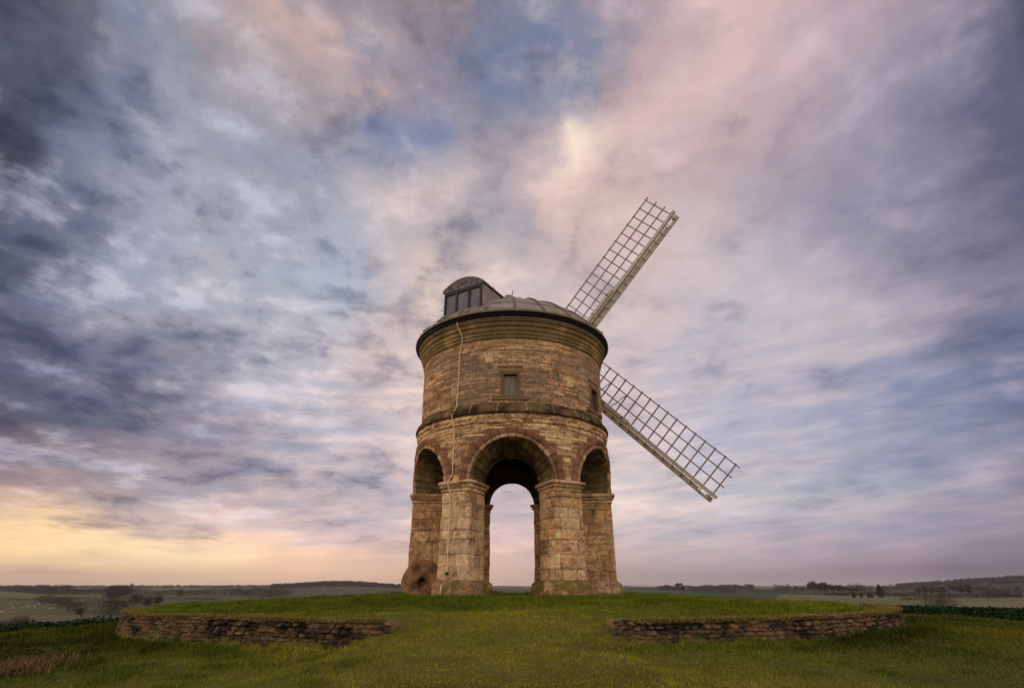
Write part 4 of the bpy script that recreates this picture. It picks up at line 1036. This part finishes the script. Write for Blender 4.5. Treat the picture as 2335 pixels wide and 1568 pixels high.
def wood(name, x, y, h, seed, label, per=46, colour=None, thin=0.22, kind='stuff'):
    """a far wood: every tree is a loose clump of twigs over a rounded crown"""
    rg = np.random.RandomState(seed); n = len(x); z = Zg(x, y, False)
    h = np.broadcast_to(h, (n,)) * rg.uniform(0.7, 1.25, n)
    u = rg.normal(0, 1, (n, per, 3)); u /= np.linalg.norm(u, axis=2)[..., None]; u *= rg.rand(n, per, 1) ** 0.5
    c = np.stack([x, y, z + h * 0.52], -1)[:, None] + u * (h[:, None, None] * np.array([0.42, 0.42, 0.46]))
    base = np.array([x.mean(), y.mean(), z.min()])
    T = tri_cloud(c.reshape(-1, 3) - base, np.repeat(h * 0.22, per), rg, 0.3, thin)
    col = A(70, 56, 54) if colour is None else colour
    tone = np.repeat(rg.uniform(0.7, 1.25, n), per)[:, None] * rg.uniform(0.75, 1.25, (n * per, 1))
    C = np.repeat((col[None] * tone)[:, None], 3, 1).reshape(-1, 3)
    o = mesh(name, T.reshape(-1, 3), np.arange(n * per * 3).reshape(-1, 3), M_TWIG, None, C, loc=base)
    return tag(o, label, None, None, kind)
def pol(az, rho): return rho * np.sin(np.radians(az)), rho * np.cos(np.radians(az)) - D
def vaz(px): v = gray(px, 1345.0); return math.degrees(math.atan2(v[0], v[1]))

# near left: bare tree and two bushes standing below the crop field
p = at(203, 172); p[2] -= 0.1
t0 = bare_tree('bare_tree', 3, 4.3, 1.0, 0.12, 0.5, 1300, 0.022); t0.location = p
tag(t0, 'small round-headed bare tree standing alone beyond the crop left of the wall', 'tree')
bush('bush', at(69, 118) + [0, 0, -0.1], 3.9, 2.9, 11, 'tall dark bare bush at the far left behind the crop, right of a lower one', 'bush', 3200, 0.5)
bush('bush', at(12, 112) + [0, 0, -0.1], 4.2, 2.5, 12, 'dark bare bush at the very left edge behind the crop', 'bush', 3000, 0.5)
bush('bush', at(107, 120) + [0, 0, -0.1], 4.6, 1.9, 13, 'low spreading brown bush between the tall bush and the lone bare tree', 'bush', 2600, 0.45)
bush('bush', at(228, 160) + [0, 0, -0.1], 4.0, 1.9, 14, 'thin low scrub just right of the foot of the lone bare tree', 'bush', 700, 0.5)
# hedges on the left
hedge([hit(x, y) for x, y in ((86, 1371), (110, 1375), (129, 1381), (150, 1389), (172, 1396), (190, 1399))], 2.8, 21, 'long dark overgrown hedge curving down the far edge of the sheep field', 40, 3.0, 0.7, 0.05, lumps=0.9)
hedge([hit(x, y) for x, y in ((236, 1398), (250, 1401), (268, 1403), (286, 1406))], 3.8, 22, 'tall dark thicket closing the sheep field behind the left wall end', 60, 5.0, 0.9, 0.06, A(46, 38, 32), 1.0)
hedge([hit(x, y) for x, y in ((180, 1382), (215, 1386), (240, 1386), (262, 1384))], 3.0, 23, 'thin brown scrubby hedge above the lone bare tree', 16, 6.0, 0.8, 0.06, A(80, 68, 54))
hedge([hit(x, y) for x, y in ((0, 1370), (40, 1369.5), (86, 1369))], 1.4, 24, 'low trimmed hedge along the far side of the sheep field', 26, 1.2, 0.7, 0.1)
hedge([hit(x, y) for x, y in ((140, 1367), (190, 1367.5), (245, 1367), (300, 1365), (345, 1366))], 1.5, 25, 'low broken hedge between the green field and the brown field on the left', 14, 1.4, 0.9, 0.1)
hedge([hit(x, y) for x, y in ((0, 1346.5), (60, 1350), (110, 1354), (160, 1355), (215, 1354), (270, 1354))], 6.0, 26, 'dark tree lined hedge sloping across the pale fields at the far left', 26, 7, 1.8, 0.12, A(62, 52, 50), 0.8)
hedge([hit(x, y) for x, y in ((250, 1361), (275, 1356), (295, 1355))], 6.0, 27, 'short clump of hedge round a dark tree in the left distance', 80, 7, 1.1, 0.12, A(54, 46, 42), 1.0)
hedge([hit(x, y) for x, y in ((300, 1358.5), (360, 1358), (440, 1357), (520, 1357.5), (590, 1359))], 5.0, 28, 'long dark hedge of bushes running in front of the wooded rise', 34, 5, 1.2, 0.12, A(56, 48, 44), 0.9)
hedge([hit(x, y) for x, y in ((290, 1370), (350, 1368), (430, 1367.5), (500, 1369))], 1.3, 29, 'thin low hedge across the olive field left of the mound', 12, 1.4, 0.9, 0.1)
hedge([hit(x, y) for x, y in ((590, 1362), (620, 1360), (655, 1358))], 5.5, 30, 'hazy clump of bushes at the foot of the wooded rise', 40, 8, 1.2, 0.12, A(66, 60, 54), 1.0)
for i, (px, py, w_, h_) in enumerate(((306, 1378, 5.5, 5.0), (334, 1381, 4.5, 3.2), (358, 1378, 4.5, 4.0), (408, 1360, 7, 6.5))):
    lab = ['dark round bush behind the top corner of the left wall', 'small pointed bush between two others above the left wall', 'low dark bush above the left wall nearest the mound', 'dark round bush standing in the far hedge on the left'][i]
    bush('bush', hit(px, py), w_, h_, 40 + i, lab, 'bush', 900, 0.8, None, 0.08)
# trees that stand up out of the left distance
TREES = [bare_tree('distant_tree', 60 + i, 1.0, 1.0, 0.0, 0.9, 340, 0.10, A(58, 47, 44)) for i in range(4)]
TI = [0]
def far_tree(px, rho, h, label, group=None, wide=1.0):
    i = TI[0]; TI[0] += 1
    src = TREES[i % 4]
    o = src if i < 4 else copy_tree(src)
    o.location = at(px, rho); o.scale = (h * wide, h * wide, h); o.rotation_euler = (0, 0, i * 1.7)
    return tag(o, label, 'tree', group)
far_tree(279, 880, 11, 'tall rounded dark tree rising from the hedge clump in the left distance', None, 1.15)
far_tree(301, 2250, 17, 'rounder of the two bare trees standing up on the left skyline', None, 1.0)
far_tree(297, 2250, 15, 'thin leaning bare tree on the left skyline beside a rounder one', None, 0.5)
# skyline trees on the right field edge
for px in (1766, 1782, 1795, 1812, 1829, 1843, 1868, 1880):
    far_tree(px, 930 + (px % 7) * 4, 4.6 + (px % 5) * 0.5, 'small bare tree spaced along the skyline edge of the pale field', 'trees spaced along the field edge')
for k, px in enumerate((1858, 1864, 1871, 1879, 1888, 1897, 1906, 1916, 1927, 1938, 1950)):
    far_tree(px, 690 + 13 * (k % 3), 14.5 - 0.75 * k, 'dark bare tree of the copse behind the right half of the mound', 'trees of the dark copse', 1.0)
far_tree(1712, 1150, 11, 'rounded bare tree standing above the far hedge right of the mill', None, 1.2)
far_tree(1546, 1240, 17, 'large bare tree left of two thin poplars right of the mill', None, 1.0)
far_tree(1522, 1240, 13, 'bare tree rising from the hedge nearest the right side of the mill', None, 1.1)
for px, h in ((2094, 7.5), (2108, 8.5), (2119, 8.0), (2138, 8.5), (2150, 9.0), (2186, 9.0), (2202, 8.0)):
    far_tree(px, 560 + (px % 11) * 5, h, 'tall thin bare tree among the village houses on the right', 'bare trees among the houses', 0.9)
for px, h in ((2180, 11), (2213, 11)):
    far_tree(px, 640, h, 'broad rounded dark tree beyond the village', 'broad trees beyond the village', 1.25)
def conifer(p, h, w, label, seed=5, group=None, name='conifer'):
    rg = np.random.RandomState(seed); n = 1500
    z = rg.rand(n) ** 0.8; a = rg.uniform(0, 2 * math.pi, n); rr = w / 2 * np.sqrt(rg.rand(n)) * np.minimum(1, 2.2 * (1 - z)) * np.minimum(1, 0.5 + z * 3)
    T = tri_cloud(np.stack([rr * np.cos(a), rr * np.sin(a), z * h], -1), 0.10 * h, rg, 0.3, 0.2)
    C = np.repeat((A(34, 36, 32)[None] * rg.uniform(0.5, 1.3, (n, 1)))[:, None], 3, 1).reshape(-1, 3)
    o = bpy.data.objects.new(name, None); COL.objects.link(o); o.location = p; tag(o, label, 'tree', group)
    c = mesh('crown', T.reshape(-1, 3), np.arange(n * 3).reshape(-1, 3), M_TWIG, None, C); c.parent = o
    b = MB(); b.tube([(0, 0, -0.3), (0, 0, h * 0.3)], [0.03 * h, 0.02 * h], 6)
    Vt = np.concatenate(b.V); tkk = mesh('trunk', Vt, b.F, M_TWIG, None, np.repeat(BARK[None], len(Vt), 0)); tkk.parent = o
    return o
conifer(at(2005, 520), 8.6, 5.4, 'dark cone shaped conifer standing before the houses right of the copse')
for px, rho, h in ((1942, 500, 3.6), (1960, 500, 3.2), (1944.5, 505, 2.6), (1977, 500, 3.4), (1984, 505, 2.8)):
    conifer(at(px, rho), h, 1.7, 'little dark conifer in the row before the village', int(px), 'row of little conifers')
for px, rho in ((1555.5, 1200), (1559, 1205)):
    conifer(at(px, rho), 13 if px < 1557 else 9.5, 2.0, 'taller narrow poplar spike above the far hedge' if px < 1557 else 'shorter narrow poplar spike above the far hedge', int(px), None, 'poplar')
bush('bush', at(2135, 74) + [0, 0, -0.4], 3.1, 2.9, 71, 'tangled bare bush rising out of the right crop field', 'bush', 2400, 0.45, None, 0.02, A(64, 56, 48))
bush('bush', at(1911, 210), 5.0, 3.4, 72, 'pale bare bush in the field above the right wall', 'bush', 1200, 0.6, None, 0.03, A(92, 82, 70))
# hedges on the right
hedge([hit(x, y) for x, y in ((1432, 1344.5), (1470, 1345), (1520, 1344.5))], 4.0, 81, 'low hazy hedge beside the right foot of the mill', 8, 5, 2.0, 0.12, A(78, 70, 66))
hedge([hit(x, y) for x, y in ((1500, 1345.5), (1560, 1345), (1640, 1345), (1718, 1343))], 8.5, 82, 'dark band of tall hedge trees right of the mill', 22, 9, 2.2, 0.12, A(54, 46, 46), 0.7)
hedge([hit(x, y) for x, y in ((1580, 1347.5), (1630, 1350), (1680, 1352))], 6.0, 83, 'dark thicket in the dip below the band of hedge trees', 26, 10, 1.7, 0.12, A(66, 58, 54), 0.8)
hedge([hit(x, y) for x, y in ((1880, 1357), (1960, 1359), (2040, 1361), (2120, 1363), (2230, 1364), (2334, 1362))], 2.6, 84, 'dark hedge along the far edge of the pale field below the village', 22, 2.6, 1.1, 0.12, A(44, 38, 34), 0.8)
hedge([hit(x, y) for x, y in ((2052, 1369), (2080, 1368), (2115, 1367))], 1.4, 85, 'short dark hedge in the middle of the pale field on the right', 22, 1.6, 0.7, 0.1, A(48, 44, 34))
hedge([hit(x, y) for x, y in ((2240, 1360), (2285, 1359), (2334, 1358))], 5.5, 86, 'dark clumped hedge at the far right end of the village', 26, 6, 1.3, 0.12, A(46, 40, 38), 1.0)
hedge([hit(x, y) for x, y in ((1700, 1349), (1760, 1350.5), (1820, 1350))], 3.0, 87, 'low dark hedge across the pale field behind the mound', 12, 3, 1.4, 0.12, A(66, 62, 48), 0.8)

# woods far off
rgw = np.random.RandomState(91)
def scatter(n, a0, a1, r0, r1):
    return pol(rgw.uniform(a0, a1, n), rgw.uniform(r0, r1, n))
x, y = scatter(900, -46, -22, 2300, 2900); wood('woodland', x, y, 11, 92, 'purple brown line of far woods along the left skyline', 46, A(70, 52, 50))
x, y = scatter(1700, -22.2, -9, 1450, 2050)
kp = (Zg(x, y, False) > -6.2); wood('woodland', x[kp], y[kp], 9.0, 93, 'broad dark winter wood covering the low rise left of the mill', 60, A(52, 42, 45))
x, y = scatter(1500, 33.0, 47, 1700, 2350); kp = fbm(st3(x / 160, y / 160), 3, 94) > 0.40; wood('woodland', x[kp], y[kp], 12, 94, 'dark woods on the hill at the far right', 60, A(46, 42, 44))
x, y = scatter(700, 24, 47, 780, 1500); kp = fbm(st3(x / 120, y / 120), 3, 95) > 0.50; wood('woodland', x[kp], y[kp], 9, 95, 'scattered bare trees and hedges of the valley behind the village', 36, A(62, 54, 52))
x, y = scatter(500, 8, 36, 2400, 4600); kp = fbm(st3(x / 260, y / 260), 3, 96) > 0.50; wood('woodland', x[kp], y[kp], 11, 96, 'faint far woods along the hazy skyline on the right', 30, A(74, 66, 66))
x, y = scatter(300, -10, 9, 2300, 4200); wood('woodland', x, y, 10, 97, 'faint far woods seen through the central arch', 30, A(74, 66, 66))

# village houses and sheep
M_WALLP = mat_noise('pale_render', A(112, 104, 98), A(130, 122, 114), 1.0, 0.9, 0.1, bump=0)
M_BRICK = mat_noise('dull_brick', A(72, 58, 52), A(86, 70, 62), 1.0, 0.9, 0.1, bump=0)
M_ROOF = mat_noise('grey_roof_tile', A(60, 53, 52), A(76, 68, 66), 1.0, 0.9, 0.1, bump=0)
M_PANE = mat_noise('dark_house_window', (0.02, 0.02, 0.025), (0.03, 0.03, 0.035), 1.0, 0.3, 0.5, bump=0)
def house(px, rho, w, dpt, h, rot, wall, label):
    p = at(px, rho); o = empty('house', tuple(p), label, 'house', 'village houses'); o.rotation_euler = (0, 0, rot); o.scale = (0.72, 0.72, 0.62)
    def sub(b, n, m):
        q = b.build(n, m); q.parent = o; return q
    b = MB(); b.box((0, 0, h / 2 - 0.5), (1, 0, 0), (0, 1, 0), K, w / 2, dpt / 2, h / 2 + 0.5); sub(b, 'wall', wall)
    b = MB(); e = 0.35; rh = dpt * 0.42
    V = [(-w / 2 - e, -dpt / 2 - e, h - 0.12), (w / 2 + e, -dpt / 2 - e, h - 0.12), (w / 2 + e, dpt / 2 + e, h - 0.12), (-w / 2 - e, dpt / 2 + e, h - 0.12), (-w / 2 - e, 0, h + rh), (w / 2 + e, 0, h + rh)]
    b.add(V, [(0, 1, 5, 4), (2, 3, 4, 5), (0, 4, 3), (1, 2, 5), (3, 2, 1, 0)]); rf = sub(b, 'roof', M_ROOF)
    b = MB(); b.box((w * 0.3, 0, h + rh), (1, 0, 0), (0, 1, 0), K, 0.45, 0.35, 0.9); c = b.build('chimney', M_BRICK); c.parent = rf
    for i in range(3):
        for j in range(2 if h > 4 else 1):
            b = MB(); b.box(((i - 1) * w * 0.3, -dpt / 2 - 0.02, 1.4 + 2.5 * j), (1, 0, 0), (0, 1, 0), K, 0.55, 0.05, 0.6); sub(b, 'window', M_PANE)
house(1993, 560, 9, 6, 3.0, 0.2, M_WALLP, 'low pale house left of the dark conifer')
house(2042, 600, 10, 7, 5.0, -0.3, M_BRICK, 'brick house behind thin bare trees right of the conifer')
house(2072, 640, 11, 7, 5.0, 0.5, M_BRICK, 'broad brick house in the middle of the village')
house(2125, 620, 9, 6, 5.0, 0.1, M_WALLP, 'pale tall house among the thickest bare trees')
house(2172, 560, 12, 7, 3.2, -0.2, M_BRICK, 'long low house with a grey roof left of the broad rounded trees')
house(2246, 700, 16, 8, 4.0, -0.6, M_WALLP, 'long pale building right of the broad rounded trees')
house(2318, 720, 12, 8, 5.2, -0.8, M_WALLP, 'white house at the far right edge under the wooded hill')
house(2278, 900, 14, 8, 5.5, -0.4, M_BRICK, 'brick house below the woods near the right edge')

M_WOOL = mat_noise('sheep_wool', A(132, 120, 84), A(150, 138, 100), 6.0, 0.95, 0.05)
M_FACE = mat_noise('sheep_face', A(90, 80, 66), A(120, 108, 90), 6.0, 0.9, 0.1, bump=0)
def sheep():
    """one grazing sheep grown from a skeleton: barrel body, four legs, lowered neck and head"""
    me = bpy.data.meshes.new('sheep')
    V = [(0, 0, 0.62), (-0.38, 0, 0.64), (0.36, 0, 0.64), (0.58, 0, 0.55), (0.76, 0, 0.30), (0.86, 0, 0.14)]
    Ed = [(0, 1), (0, 2), (2, 3), (3, 4), (4, 5)]; rad = [0.29, 0.27, 0.25, 0.14, 0.10, 0.06]
    for root, x, kx in ((1, -0.42, -0.08), (2, 0.34, 0.04)):
        for sy in (-1, 1):
            i = len(V); V += [(x, sy * 0.15, 0.42), (x + kx, sy * 0.16, 0.22), (x + kx * 0.2, sy * 0.16, 0.0)]
            Ed += [(root, i), (i, i + 1), (i + 1, i + 2)]; rad += [0.09, 0.05, 0.035]
    V.append((-0.66, 0, 0.52)); Ed.append((1, len(V) - 1)); rad.append(0.05)
    me.from_pydata(V, Ed, []); me.update()
    o = bpy.data.objects.new('sheep', me); COL.objects.link(o)
    sk = o.modifiers.new('skin', 'SKIN'); sb = o.modifiers.new('sub', 'SUBSURF'); sb.levels = sb.render_levels = 1
    for i, q in enumerate(me.skin_vertices[0].data): q.radius = (rad[i], rad[i]); q.use_root = (i == 0)
    dg = bpy.context.evaluated_depsgraph_get(); dg.update()
    m2 = bpy.data.meshes.new_from_object(o.evaluated_get(dg)); m2.materials.clear(); m2.materials.append(M_WOOL); m2.materials.append(M_FACE)
    for pl in m2.polygons:
        c = pl.center
        if c.x > 0.62 or c.z < 0.30: pl.material_index = 1
        pl.use_smooth = True
    bpy.data.objects.remove(o)
    o = bpy.data.objects.new('sheep', m2); COL.objects.link(o)
    return o
sh = sheep(); first = True
for i, (X, Y) in enumerate(((688, 552), (838, 565), (893, 565), (958, 572), (985, 580), (775, 600), (615, 592), (493, 603), (385, 628), (625, 635), (225, 632), (880, 648), (1137, 632), (1258, 638), (30, 704))):
    px, py = X / 5.189 / 1.5, (1960 + Y / 5.189) / 1.5
    o = sh if first else sh.copy()
    if not first: COL.objects.link(o)
    first = False
    o.location = hit(px, py); k = 0.75; o.scale = (k, k, k); o.rotation_euler = (0, 0, i * 2.3)
    tag(o, 'pale sheep grazing in the olive field at the far left', 'sheep', 'sheep grazing on the left')

# ------------------------------------------------------------------ haze
def haze():
    hx = 9300.0; z0, z1 = -45.0, 60.0
    b = MB(); b.box((0, 0, (z0 + z1) / 2), (1, 0, 0), (0, 1, 0), K, hx, hx, (z1 - z0) / 2)
    m = bpy.data.materials.new('thin_haze'); m.use_nodes = True; t = NT(m.node_tree); t.n.clear()
    v = t.new('ShaderNodeVolumePrincipled'); v.inputs['Color'].default_value = (0.86, 0.84, 0.88, 1); v.inputs['Density'].default_value = 0.000065
    v.inputs['Anisotropy'].default_value = 0.2
    out = t.new('ShaderNodeOutputMaterial'); t.l.new(v.outputs[0], out.inputs['Volume'])
    tag(b.build('haze', m), 'thin pale evening haze over the plain', None, None, 'stuff')
HAZE = True
if HAZE: haze()
